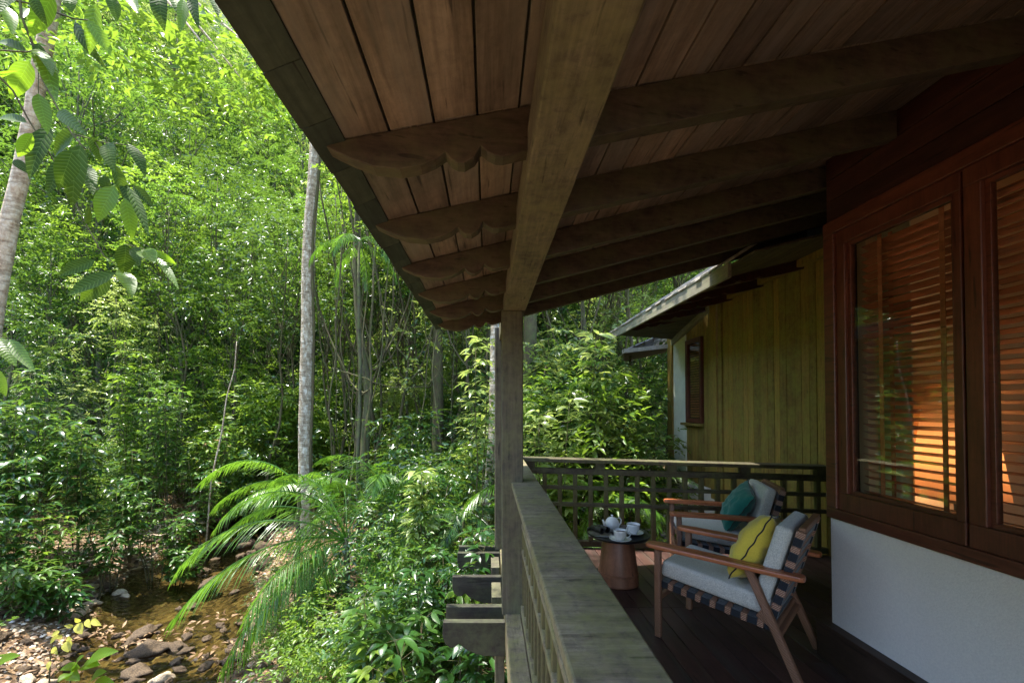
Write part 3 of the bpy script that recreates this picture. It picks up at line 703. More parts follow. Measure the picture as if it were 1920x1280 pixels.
# ------------------------------------------------------------------ side table and what stands on it
TX, TY, TZ = 1.112, 3.76, .412
tb = empty('side_table', (TX, TY, 0), 0, 'small round table with black tray top on a tapered brown leather base', 'table')
mb = MB(); mb.lathe([(0, .398), (.235, .398), (.258, .408), (.262, .428), (.257, .430), (.252, .416), (.24, .410), (0, .410)], 64); mb.build('tray_top', M['black'], tb, True)
mb = MB(); mb.lathe([(0, .002), (.158, .002), (.168, .012), (.163, .085), (.1625, .088), (.166, .089), (.1655, .104), (.161, .106), (.127, .385), (.12, .398), (0, .398)], 64); o = mb.build('pedestal', M['terra'], tb, True)
o.modifiers.new('edge', 'EDGE_SPLIT').split_angle = R(35)
def spec(o): o.modifiers.new('edge', 'EDGE_SPLIT').split_angle = R(50); return o
def saucer_cup(loc, label, rz, dx=0):
    s = MB(); s.lathe([(0, .004), (.03, .004), (.034, 0), (.040, .002), (.070, .012), (.086, .018), (.087, .021), (.068, .016), (.036, .008), (0, .008)], 48)
    so_ = s.build('saucer', M['china'], None, True); so_.location = loc; tag(so_, label[0], 'saucer', 'saucers on the side table')
    e = empty('tea_cup', (loc[0] + dx, loc[1], loc[2] + .009), rz, label[1], 'cup', 'cups on the side table')
    c = MB(); c.lathe([(0, .002), (.026, .002), (.030, 0), (.030, .004), (.040, .016), (.049, .038), (.053, .062), (.055, .078), (.0535, .079), (.051, .062), (.047, .039), (.037, .018), (.02, .009), (0, .008)], 48)
    c.build('cup_bowl', M['china'], e, True)
    c = MB(); c.lathe([(0, .060), (.051, .060)], 40); c.build('tea', M['tea'], e, True)
    h = [(.050, 0, .062), (.068, 0, .066), (.078, 0, .054), (.076, 0, .038), (.062, 0, .026), (.046, 0, .022)]
    c = MB(); c.tube(h, [.005, .0045, .004, .004, .0045, .005], 10); c.build('cup_handle', M['china'], e, True)
saucer_cup((1.075, 3.575, TZ), ('white saucer under the cup at the front of the black tray', 'white cup at the front edge of the tray, its handle turned aside'), R(-20))
saucer_cup((1.245, 3.765, TZ), ('white saucer under the cup beside the teapot, back of the tray', 'white cup standing farther back on the tray, beside the armchair arm'), R(-150))
tp = empty('teapot', (1.090, 3.86, TZ), R(200), 'round white china teapot standing at the back of the tray', 'teapot')
mb = MB(); mb.lathe([(0, .003), (.034, .003), (.038, 0), (.040, .005), (.054, .022), (.063, .048), (.062, .072), (.052, .096), (.040, .108), (.038, .110), (0, .110)], 48); mb.build('pot_body', M['china'], tp, True)
mb = MB(); mb.lathe([(.039, .111), (.036, .115), (.015, .122), (.007, .125), (.006, .129), (.011, .134), (.010, .141), (0, .144)], 32); mb.build('lid', M['china'], tp, True)
mb = MB(); mb.tube([(.055, 0, .040), (.075, 0, .055), (.084, 0, .080), (.096, 0, .105)], [.016, .013, .010, .007], 12); mb.build('spout', M['china'], tp, True)
mb = MB(); mb.tube([(-.045, 0, .100), (-.075, 0, .112), (-.096, 0, .090), (-.092, 0, .060), (-.060, 0, .035)], .006, 10); mb.build('pot_handle', M['china'], tp, True)
mgz = empty('magazine', (.955, 3.745, TZ + .001), R(-12), 'thin magazine with a mottled cover lying under the binoculars', 'magazine')
mb = MB(); mb.box((-.095, -.065, 0), (.093, .063, .007)); mb.build('pages', M['paper'], mgz)
mb = MB(); mb.box((-.097, -.067, .0072), (.095, .065, .0085)); mb.build('cover', M['mag'], mgz)
bn = empty('binoculars', (.965, 3.80, TZ + .0105), R(-62), 'black binoculars with a strap resting on the magazine', 'binoculars')
for s in (-1, 1):
    mb = MB(); Mx = Matrix.Translation((0, s * .032, .026)) @ Matrix.Rotation(R(90), 4, 'Y')
    mb.lathe([(0, -.060), (.020, -.060), (.021, -.030), (.024, -.01), (.024, .02), (.0245, .035), (.026, .05), (.026, .066), (.022, .066), (.021, .058), (0, .058)], 28, M=Mx); mb.build('barrel', M['rubber'], bn, True)
    mb = MB(); mb.lathe([(0, .061), (.0205, .0605)], 24, M=Mx); mb.build('lens', M['glassblack'], bn, True)
mb = MB(); mb.box((-.03, -.014, .018), (.02, .014, .036)); mb.lathe([(0, -.02), (.010, -.02), (.010, .012), (0, .012)], 20, M=Matrix.Translation((-.01, 0, .038)) @ Matrix.Rotation(R(90), 4, 'Y')); mb.build('bridge', M['rubber'], bn, bevel=.002)
mb = MB(); pts = [(-.05, -.04, .03), (-.09, -.06, .012), (-.12, -.02, .008), (-.13, .05, .006), (-.10, .10, .010), (-.03, .11, .014), (.0, .07, .03), (-.04, .05, .036)]
mb.tube(pts, .004, 6); mb.build('strap', M['strap'], bn, True)


# ------------------------------------------------------------------ vegetation
def norm(a): return a / np.maximum(1e-9, np.linalg.norm(a, axis=1, keepdims=True))
def leaf_mesh(name, P, D, Nv, L, W, fold=.18):
    """one small folded leaf per row: two triangles sharing the midrib"""
    n = len(P); D = norm(D); Sd = norm(np.cross(D, Nv)); U = np.cross(Sd, D)
    L = L[:, None]; W = W[:, None]
    v = np.stack([P, P + D * L * .45 - Sd * W * .5 + U * W * fold, P + D * L - U * L * .12, P + D * L * .45 + Sd * W * .5 + U * W * fold], 1).reshape(-1, 3)
    base = (np.arange(n) * 4)[:, None]
    idx = np.concatenate([base + np.array([[0, 1, 2]]), base + np.array([[0, 2, 3]])], 1).reshape(-1)
    me = bpy.data.meshes.new(name); me.vertices.add(4 * n); me.vertices.foreach_set('co', v.astype(np.float32).ravel())
    me.loops.add(6 * n); me.loops.foreach_set('vertex_index', idx.astype(np.int32))
    me.polygons.add(2 * n); me.polygons.foreach_set('loop_start', np.arange(0, 6 * n, 3, dtype=np.int32)); me.polygons.foreach_set('loop_total', np.full(2 * n, 3, np.int32))
    me.update(calc_edges=True); return me
def twigs(O, Dr, per, tl, ll, lw, droop=.25):
    """leaves set alternately along twigs that start at O and run along Dr"""
    n = len(O); Dr = norm(Dr); up = np.tile([0, 0, 1.], (n, 1)); Sd = norm(np.cross(Dr, up) + rng.normal(0, .15, (n, 3)))
    P, D, Nn, L, W = [], [], [], [], []
    for k in range(per):
        t = (k + .6) / per; s = 1 if k % 2 else -1
        last = k == per - 1
        p = O + Dr * (tl * t)[:, None] + np.array([0, 0, -1]) * (droop * tl * t * t)[:, None]
        d = Dr * (1.0 if last else .55) + Sd * (0 if last else s) + rng.normal(0, .22, (n, 3)) + np.array([0, 0, -droop])
        nn = np.array([0, 0, 1.]) + rng.normal(0, .45, (n, 3))
        f = 1 - .35 * abs(t - .5) * 2
        P.append(p); D.append(d); Nn.append(nn); L.append(ll * f * rng.uniform(.75, 1.2, n)); W.append(lw * f * rng.uniform(.8, 1.15, n))
    return np.concatenate(P), np.concatenate(D), np.concatenate(Nn), np.concatenate(L), np.concatenate(W)
def sph(n):
    return norm(rng.normal(size=(n, 3)))
def crown(name, C, Rr, ntw, per, tl, ll, lw, flat=.7):
    """leafy clumps of radius Rr round the cluster centres C"""
    k = len(C); idx = np.repeat(np.arange(k), ntw); n = len(idx)
    d = sph(n); rad = rng.uniform(.15, 1, n) ** .6
    O = C[idx] + d * np.array([1, 1, flat]) * (Rr[idx] * rad)[:, None]
    Dr = d * np.array([1, 1, .5]) + rng.normal(0, .4, (n, 3))
    a = twigs(O, Dr, per, np.full(n, tl) * rng.uniform(.7, 1.3, n), ll, lw)
    return leaf_mesh(name, *a)
def wig(a, b, k=6, amp=.1, seed=0):
    a, b = Vector(a), Vector(b); out = []
    for i in range(k + 1):
        t = i / k; e = math.sin(math.pi * t) * amp
        out.append(a.lerp(b, t) + Vector((noise.noise(Vector((t * 3, seed, 0))), noise.noise(Vector((seed, t * 3, 9))), 0)) * e * 2)
    return out
def make_tree(h, r, low, ncl, ntw, per, ll, mat, bark='bark', tr=.14, lean=0, seed=1, clr=1.0, flat=.75):
    """a tree of height h, crown radius r, its crown starting at low*h"""
    random.seed(seed); trunk = MB(); top = Vector((lean, lean * .4, h * .93))
    ax = wig((0, 0, -.4), top, 10, .35, seed); trunk.tube(ax, [tr * (1.25 - 1.1 * (i / 10) ** .8) if i else tr * 1.6 for i in range(11)], 9)
    C = []; Rr = []
    for i in range(ncl):
        t = low + (1 - low) * ((i + random.random()) / ncl); a = random.uniform(0, 6.283)
        u = (t - low) / (1 - low); prof = r * (.35 + 1.0 * math.sin(math.pi * min(1, u * .85 + .12)) ** .8) * random.uniform(.25, 1.05)
        ja = ax[min(10, max(1, int(t * 10 - .8)))]
        c = Vector((ja.x + math.cos(a) * prof, ja.y + math.sin(a) * prof, t * h + random.uniform(-.3, .5)))
        if i % 2 == 0 or ncl < 30:
            st = ax[min(9, max(1, int(t * 10 - .9)))]
            trunk.tube(wig(st, c, 4, .25, seed + i), [tr * .26, tr * .2, tr * .15, tr * .1, tr * .05], 5, cap=False)
        C.append(c); Rr.append(clr * random.uniform(.55, 1.15))
    root = empty('tree')
    trunk.build('trunk', M[bark], root, True)
    me = crown('crown', np.array(C), np.array(Rr), ntw, per, ll * 2.2, ll, ll * .42, flat)
    link('crown', me, M[mat], root)
    return root
def put(o, px, Y, s=1.0, rz=None, label=None, cat='tree', group=None, name=None, mat=None, x=None, dz=0, sz=None):
    X = (px - 915) / FPX * Y if x is None else x
    o.location = (X, Y, gh(X, Y) - .05 + dz); o.rotation_euler = (0, 0, random.uniform(0, 6.28) if rz is None else rz); o.scale = (s, s, sz or s)
    tag(o, label, cat, group)
    if name: o.name = name
    if mat:
        for c in o.children:
            if c.name.startswith(('crown', 'leaves')):
                c.material_slots[0].link = 'OBJECT'; c.material_slots[0].material = M[mat]
    return o
class Proto:
    def __init__(s, root): s.root = root; s.used = False
    def get(s):
        if not s.used: s.used = True; return s.root
        return copy_tree(s.root)
TA = Proto(make_tree(15, 3.1, .12, 96, 14, 9, .21, 'leafA', seed=3))
TBp = Proto(make_tree(14, 3.3, .16, 84, 14, 8, .25, 'leafB', seed=11, lean=.6))
TC = Proto(make_tree(17, 3.2, .10, 104, 14, 8, .23, 'leafD', seed=23, lean=-.5))
TD = Proto(make_tree(9, 1.9, .12, 44, 15, 9, .16, 'leafA', seed=31, tr=.09, clr=.75))
TE = Proto(make_tree(20, 3.6, .58, 60, 13, 8, .26, 'leafA', 'thin', seed=37, tr=.17))
TF = Proto(make_tree(11, 1.3, .60, 20, 12, 8, .18, 'leafA', 'thin', seed=41, tr=.055, lean=.9, clr=.7))
SA = Proto(make_tree(2.6, .85, .10, 26, 12, 8, .13, 'leafA', 'thin', seed=51, tr=.03, clr=.42))
SB = Proto(make_tree(3.2, 1.0, .10, 28, 12, 7, .17, 'leafC', 'thin', seed=57, tr=.035, clr=.5))
SC = Proto(make_tree(1.5, .6, .10, 16, 11, 7, .11, 'leafB', 'thin', seed=61, tr=.018, clr=.30))
random.seed(5)
# trees filling the slope beyond the creek: (px, Y, which, scale, material)
far = []
for Y, n, kinds in ((43, 20, (TC, TBp, TC)), (36, 20, (TA, TC, TBp)), (29.5, 17, (TA, TC, TBp)), (24, 13, (TC, TA, TBp)), (19.5, 10, (TA, TC, TBp)),):
    for i in range(n):
        px = -330 + (i + random.uniform(.1, .9)) * (1950 / n)
        if Y < 22 and (i % 3 == 1 or 330 < px < 900): continue
        far.append((px, Y + random.uniform(-2, 2), random.choice(kinds), random.uniform(.7, 1.45)))
for px, Y, pr, s in far:
    mt = random.choice((None, None, 'leafC', 'leafC', 'leafD', 'leafA'))
    if pr is TA: L_, m_ = 'mid green leafy tree in the dense slope forest beyond the creek', None
    elif pr is TBp: L_, m_ = 'yellow green sunlit tree in the dense slope forest beyond the creek', None
    else: L_, m_ = 'pale green glinting tree in the dense slope forest beyond the creek', None
    if mt: L_ = {'leafC': 'dark glossy', 'leafA': 'mid green', 'leafD': 'pale green glinting'}[mt] + L_[L_.index(' tree'):] if mt == 'leafC' else {'leafA': 'mid green leafy', 'leafD': 'pale green glinting'}[mt] + L_[L_.index(' tree'):]
    put(pr.get(), px, Y, s, None, L_, 'tree', 'trees of the slope forest', mat=mt)
mid = [(-60, 14, TD, 1.1, 'leafC'), (90, 15, TD, .95, 'leafA'), (215, 14.5, TD, .8, 'leafD'), (330, 16.5, TD, 1.1, 'leafB'), (430, 15.5, TD, .8, 'leafB'), (20, 12, TD, .7, 'leafC'), (285, 13, TD, .5, 'leafA'), (655, 17.5, TD, .8, 'leafB'), (760, 18, TD, .9, 'leafD'), (865, 17, TD, .9, 'leafB'), (1010, 13, TD, 1.3, 'leafC'), (1090, 11.5, TD, 1.1, 'leafD'), (1180, 13.5, TA, .8, 'leafC'), (1260, 11.5, TD, 1.2, 'leafC'), (1400, 13, TA, .8, None), (930, 12, TD, 1.0, 'leafD')]
midw = ['outermost at the frame edge', 'behind the pale leaning trunk', 'above the middle of the bank', 'behind the bare pale stem', 'just short of the lichen spotted trunk', 'low, behind the dark bank plants', 'smallest, above the creek bend', 'between the lichen spotted and the curved trunk', 'deep under the eave end', 'next to the mossy bent trunk', 'right of the thick canopy trunk', 'under the neighbouring eave', 'in front of the far end post', 'behind the wing roof tip', 'hidden behind the board wall', 'behind the corner post', 'x', 'y', 'z']
for k, (px, Y, pr, s, mt) in enumerate(mid):
    side = 'left bank of the creek' if px < 560 else ('vine tangled woods behind the palm' if px < 960 else 'thicket behind the far railing')
    tone = {'leafC': 'dark glossy', 'leafB': 'bright yellow green', 'leafD': 'pale glinting', 'leafA': 'mid green', None: 'leafy green'}[mt]
    put(pr.get(), px, Y, s, None, '%s understorey tree %s' % (tone, midw[k]), 'tree', 'understorey trees, ' + side, mat=mt)
# canopy trees, their unseen crowns added above the roof to shade the house
for px, Y, s in ((998, 9.5, 1.0), (820, 11.5, .9), (1500, 10.5, .95)):
    put(TE.get(), px, Y, s, None, {998: 'thick trunked canopy tree just behind the far lattice railing', 820: 'tall canopy tree standing among the lianas in front of the eave end', 1500: 'unseen canopy tree added for shade behind the board clad wing'}[px], 'tree')
# slim trunks under the eave
for k, (px, Y, s) in enumerate(((628, 14, .9), (752, 12.5, .95), (775, 14.5, 1.0), (846, 11, .9), (874, 13, 1.0), (800, 13.6, .9), (712, 15.2, 1.1), (1112, 12, .9), (1150, 10, .85), (660, 12.8, .85), (482, 19, 1.1), (375, 18, 1.1), (520, 15, 1.0), (448, 17, 1.2), (410, 14.5, 1.0), (330, 19, 1.3), (262, 16, 1.1), (190, 18, 1.2), (545, 18, 1.2), (120, 16, 1.1), (500, 13.5, .9), (640, 14.8, 1.0), (705, 13.8, .95), (735, 16.2, 1.1), (790, 15.5, 1.0), (830, 14.2, .9), (890, 15, 1.0), (460, 20, 1.3), (350, 15.5, 1.0), (1050, 13, 1.0), (605, 16.5, 1.1), (732, 18, 1.2), (820, 17, 1.1), (640, 19, 1.2), (1228, 10.8, .9))):
    put(TF.get(), px, Y, s, None, 'slender straight stemmed tree among the lianas' if px < 960 else 'slender pale stemmed tree beyond the lattice railing', 'tree', 'slender trees in the tangle' if px < 960 else 'slender trees beyond the railing', mat=random.choice((None, 'leafC', 'leafB')))
# the three named trunks
def trunk_tree(pts, radii, bark, label, crownC, vine=False, mat='leafA', name='tree'):
    root = empty(name, pts[0], 0, label, 'tree'); o0 = Vector(pts[0])
    P = []; rr = []
    for i in range(len(pts) - 1):
        for k in range(4): t = k / 4; P.append(Vector(pts[i]).lerp(Vector(pts[i + 1]), t) - o0 + Vector((.02 * math.sin(i * 3 + k), 0, 0))); rr.append(radii[i] + (radii[i + 1] - radii[i]) * t)
    P.append(Vector(pts[-1]) - o0); rr.append(radii[-1])
    mb = MB(); mb.tube(P, rr, 16)
    C = []
    for c, n, sp in crownC:
        for _ in range(n):
            q = Vector(c) - o0 + Vector((random.gauss(0, sp), random.gauss(0, sp), random.gauss(0, sp * .5))); C.append(q)
            if _ % 2 == 0: mb.tube(wig(P[-3], q, 4, .3, _), [radii[-1] * .5, .05, .035, .02, .01], 5, cap=False)
    mb.build('trunk', M[bark], root, True)
    if vine:
        v = MB(); vp = []
        for i, p in enumerate(P): a = .4 + .25 * math.sin(i * .6); vp.append(p + Vector((math.cos(-a) * (rr[i] + .02), -math.sin(a) * (rr[i] + .02), 0)))
        v.tube(vp, .035, 8); v.build('climbing_vine', M['thin'], root, True)
    if C: link('crown', crown('crown', np.array([tuple(c) for c in C]), np.full(len(C), .9), 13, 8, .45, .2, .085), M[mat], root)
    return root
def gp(px, Y): X = (px - 915) / FPX * Y; return (X, Y, gh(X, Y) - .3)
b = gp(-75, 7.2)
trunk_tree([b, tuple(at(-18, 640, Y=7.1)), tuple(at(22, 400, Y=7.0)), tuple(at(62, 210, Y=6.9)), tuple(at(88, 70, Y=6.8)), tuple(at(104, -60, Y=6.8)), tuple(at(118, -420, Y=6.8))], [.18, .118, .115, .11, .105, .095, .07], 'palebark',
           'pale leaning tree with smooth mottled trunk behind the large hanging leaves', [((-6.6, 6.9, 11.5), 6, 1.0), ((-4.5, 6.6, 7.0), 9, .8), ((-5.6, 6.9, 7.6), 5, .6)], mat='leafB')
b = gp(574, 11.5)
trunk_tree([b, tuple(at(573, 880, Y=11.4)), tuple(at(575, 700, Y=11.4)), tuple(at(577, 500, Y=11.3)), tuple(at(590, 320, Y=11.2)), tuple(at(590, 200, Y=11.2)), tuple(at(592, -150, Y=11.2)), tuple(at(596, -420, Y=11.2))], [.24, .175, .17, .16, .145, .13, .12, .09], 'lichen',
           'tall straight lichen spotted tree with a woody vine climbing its trunk', [((-4.3, 11, 16.5), 22, 1.6)], vine=True)
b = gp(682, 11.8)
trunk_tree([b, tuple(at(684, 850, Y=11.8)), tuple(at(692, 740, Y=11.8)), tuple(at(678, 660, Y=11.8)), tuple(at(668, 500, Y=11.8)), tuple(at(672, 300, Y=11.8)), tuple(at(675, 0, Y=11.8))], [.15, .125, .12, .11, .10, .09, .05], 'bark',
           'curved brown trunked tree behind the palm, just right of the lichen spotted tree', [((-3.4, 11.8, 12), 14, 1.2)])
b = gp(905, 7.6)
trunk_tree([b, tuple(at(915, 960, Y=7.6)), tuple(at(922, 860, Y=7.6)), tuple(at(926, 700, Y=7.7)), tuple(at(934, 520, Y=7.8)), tuple(at(930, 100, Y=8))], [.14, .10, .09, .08, .07, .05], 'lichen',
           'mossy slim tree with a bent trunk standing against the corner post', [((-.9, 7.4, 10), 20, 1.3)])  # unseen crown enlarged and shifted to keep sun off the deck
# far wall of forest on the steep slope
n = 42000
fx = rng.uniform(-66, 40, n); fy = rng.uniform(27, 58, n)
fz = np.array([gh(x, y) for x, y in zip(fx, fy)]) + rng.uniform(0, 1, n) ** 2 * 7
O = np.stack([fx, fy, fz], 1)
a = twigs(O, rng.normal(0, 1, (n, 3)) + np.array([0, -.5, .1]), 4, np.full(n, .9), .55, .26)
tag(link('distant_foliage', leaf_mesh('distant_foliage', *a), M['leafA']), 'bright hazy mass of foliage far up the slope behind the trees', 'foliage', kind='stuff')

# shrubs on the banks
random.seed(9)
sh = []
for i in range(80):
    px = random.uniform(-420, 450); Y = random.uniform(8.5, 16.5); X = (px - 915) / FPX * Y
    if X > creek_x(Y) - (4.3 if Y < 11.5 else 2.9): continue
    sh.append((px, Y, random.choice((SA, SA, SB, SC)), random.uniform(.5, .95)))
for i in range(15):
    px = random.uniform(700, 940); Y = random.uniform(8.5, 14); X = (px - 915) / FPX * Y
    if X < creek_x(Y) + 2.2: continue
    sh.append((px, Y, random.choice((SA, SB, SC)), random.uniform(.6, 1.1)))
for px, Y, pr, s_ in ((500, 6.6, SC, .45), (545, 6.0, SC, .5), (520, 7.4, SA, .35), (575, 7.6, SC, .5), (560, 5.3, SC, .5), (600, 6.6, SB, .35), (610, 8.4, SA, .4), (555, 8.8, SC, .5), (590, 4.6, SC, .5), (640, 6.3, SC, .5), (628, 4.7, SC, .75), (660, 5.3, SC, .7), (740, 5.2, SA, .6), (655, 4.4, SC, .6), (720, 6.1, SB, .6), (800, 5.6, SA, .7), (840, 6.4, SB, .7), (770, 7.6, SB, .7), (760, 4.6, SB, .45), (860, 5.2, SC, .8), (830, 4.6, SB, .5)): sh.append((px, Y, pr, s_))
for i in range(34): sh.append((random.uniform(430, 930), random.uniform(14, 20), random.choice((SA, SC, SB)), random.uniform(.9, 1.7)))
for i in range(24): sh.append((random.uniform(960, 1185), random.uniform(6.6, 9.5), random.choice((SA, SC, SB, SA)), random.uniform(.8, 1.25)))
for px, Y, pr, s in sh:
    zone = ('on the leafy bank beyond the creek', 'shrubs beyond the creek') if px < 520 else (('under the vine tangled trees', 'shrubs under the lianas') if px < 950 else ('seen over and through the lattice railing', 'shrubs behind the railing'))
    kind = 'small leaved green shrub' if pr is SA else ('dark glossy leaved shrub' if pr is SB else 'low bright leaved shrub')
    mt = None
    if 430 < px < 930 and Y > 13.5: zone = ('in the sunlit clearing behind the slender trunks', 'shrubs in the clearing'); mt = random.choice(('leafB', 'leafD', 'leafB', None))  # the clearing's lit look is put into paler leaf colours
    if px > 950: mt = random.choice(('leafD', 'leafB', 'leafC', 'leafA', 'leafD'))
    o = put(pr.get(), px, Y, s, None, kind + ' ' + zone[0] if mt is None else ({'leafB': 'yellow green', 'leafD': 'pale glinting', 'leafC': 'dark glossy', 'leafA': 'mid green'}[mt] + ' shrub ' + (zone[0] if px > 950 else 'in the sunlit clearing behind the slender trunks')), 'shrub', zone[1], 'shrub', mat=mt)
# low plants that nobody could count: seedlings, creepers and moss on the ground
n = 5200
gx = rng.uniform(-22, 5, n); gy = rng.uniform(3.5, 22, n)
keep = np.array([(abs(x - creek_x(y)) > (2.6 if 6 < y < 11 else 1.7) + .9 * noise.noise(Vector((x, y, 3)))) and noise.noise(Vector((x * .5, y * .5, 7))) > -.12 for x, y in zip(gx, gy)])
gx, gy = gx[keep], gy[keep]; n = len(gx)
O = np.stack([gx, gy, np.array([gh(x, y) for x, y in zip(gx, gy)]) + rng.uniform(0, .35, n)], 1)
a = twigs(O, rng.normal(0, 1, (n, 3)) * np.array([1, 1, .3]) + np.array([0, 0, .5]), 8, np.full(n, .34), .13, .05)
tag(link('undergrowth', leaf_mesh('undergrowth', *a), M['leafA']), 'low green seedlings and ferns covering the forest floor', 'undergrowth', kind='stuff')
# dry leaves
n = 30000
gx = rng.uniform(-14, 3, n); gy = rng.uniform(3, 20, n)
O = np.stack([gx, gy, np.array([max(gh(x, y), -2.34) for x, y in zip(gx, gy)]) + rng.uniform(.004, .04, n)], 1)
keep = np.array([gh(x, y) > -2.37 or (noise.noise(Vector((x * .9, y * .9, 2))) > .02 and y < 8.2 and rng.random() < .8) for x, y in zip(gx, gy)]); O = O[keep]; n = len(O)
me = leaf_mesh('leaf_litter', O, rng.normal(0, 1, (n, 3)) * np.array([1, 1, .25]), np.array([0, 0, 1.]) + rng.normal(0, .35, (n, 3)), rng.uniform(.07, .16, n), rng.uniform(.03, .07, n))
tag(link('leaf_litter', me, M['litter']), 'brown dry leaves scattered over the creek banks', 'leaves', kind='stuff')

# rocks
def rock_mesh(seed, flat=.5):
    bm = bmesh.new(); bmesh.ops.create_icosphere(bm, subdivisions=3, radius=1)
    for v in bm.verts:
        d = 1 + .62 * noise.noise(v.co * 1.3 + Vector((seed, 0, 0))) + .12 * noise.noise(v.co * 3 + Vector((seed, 4, 0))); c = v.co * d
        v.co = Vector((c.x * 1.25, c.y * .85, c.z * flat))
    me = bpy.data.meshes.new('rock'); bm.to_mesh(me); bm.free(); me.shade_smooth(); return me
RM = [rock_mesh(3.1, .72), rock_mesh(8.7, .55), rock_mesh(15.2, .85), rock_mesh(21.9, .48), rock_mesh(33.3, .65), rock_mesh(44.1, .6)]
for m_ in RM: m_.materials.append(M['rock'])
def rock(x, y, s, label, group, pale=False, k=None, z=None):
    o = bpy.data.objects.new('rock', random.choice(RM) if k is None else RM[k]); COL.objects.link(o)
    o.location = (x, y, (max(gh(x, y), -2.38) if z is None else z) + s * .12); o.rotation_euler = (random.uniform(-.2, .2), random.uniform(-.2, .2), random.uniform(0, 6.28)); o.scale = (s, s * random.uniform(.7, 1.1), s * random.uniform(.7, 1.1))
    if pale: o.material_slots[0].link = 'OBJECT'; o.material_slots[0].material = M['rockp']
    tag(o, label, 'rock', group)
random.seed(12)
for px, py, s, lab in ((420, 968, .55, 'long flat boulder by the narrow upper creek'), (505, 948, .42, 'rounded boulder under the hanging palm frond tips'), (470, 985, .3, 'squat grey boulder beside the creek bed'), (455, 925, .35, 'dark boulder at the head of the creek')):
    Y = 820 * 3.75 / (py - 762); rock((px - 915) / FPX * Y, Y, s, lab, None, False)
for px, py, s, lab in ((227, 1105, .10, 'rounded orange stone at the sunlit waterline'), (240, 1110, .085, 'small white stone next to the orange stone at the waterline'), (312, 1262, .12, 'pale stone in the shallow water near the little cascade')):
    Y = 820 * 3.82 / (py - 762); rock((px - 915) / FPX * Y, Y, s, lab, None, True, 2)
for i in range(205):
    y = random.uniform(4.4, 18); c = creek_x(y); hw = 2.1 if 6 < y < 10.5 else 1.3
    mode = random.random()
    if mode < .45: x = c - hw * random.uniform(.75, 1.35); lb, g = 'stone on the leafy far edge of the creek', 'stones along the far edge of the creek'
    elif mode < .8: x = c + hw * random.uniform(.45, 1.2); lb, g = 'dark wet stone on the near side of the creek', 'stones on the near side of the creek'
    else: x = c + random.uniform(-.5, .6); lb, g = 'stone breaking the water in mid creek', 'stones in the water'
    rock(x, y, random.choice((.05, .07, .09, .12, .18)) * random.uniform(.8, 1.2) * (1.35 if y > 11 else 1), lb, g, pale=mode < .16)
# gravel too fine to count
random.seed(4); mb = MB(); ico = [(0, 0, .5), (.9, 0, 0), (.25, .8, .05), (-.75, .5, 0), (-.7, -.55, .05), (.3, -.85, 0), (0, 0, -.4)]
for i in range(5200):
    y = random.uniform(4.5, 19); c = creek_x(y); sd = -1 if random.random() < .72 else 1
    x = c + sd * ((1.15 if sd < 0 else .8) + abs(random.gauss(0, .8))); z = gh(x, y)
    if z < -2.45: continue
    q = random.uniform(.015, .055); a = random.uniform(0, 6.28); ca, sa = math.cos(a) * q, math.sin(a) * q
    mb.add([(x + u * ca - v * sa, y + u * sa + v * ca, z + w_ * q + .01) for u, v, w_ in ico], [(0, j, j % 5 + 1) for j in range(1, 6)] + [(6, j % 5 + 1, j) for j in range(1, 6)])
tag(mb.build('gravel', M['gravel']), 'pale brown gravel strewn along both edges of the creek', 'gravel', kind='stuff')
def gpx(px, py, h=3.8): Y = FPX * h / (py - 762); return (px - 915) / FPX * Y, Y
for i in range(44):
    px, py = random.uniform(0, 560), random.gauss(1200, 24); x, y = gpx(px, py); rock(x, y, random.uniform(.04, .095), 'stone in the dark pebble bar between the two pools', 'stones of the pebble bar', z=-2.36)

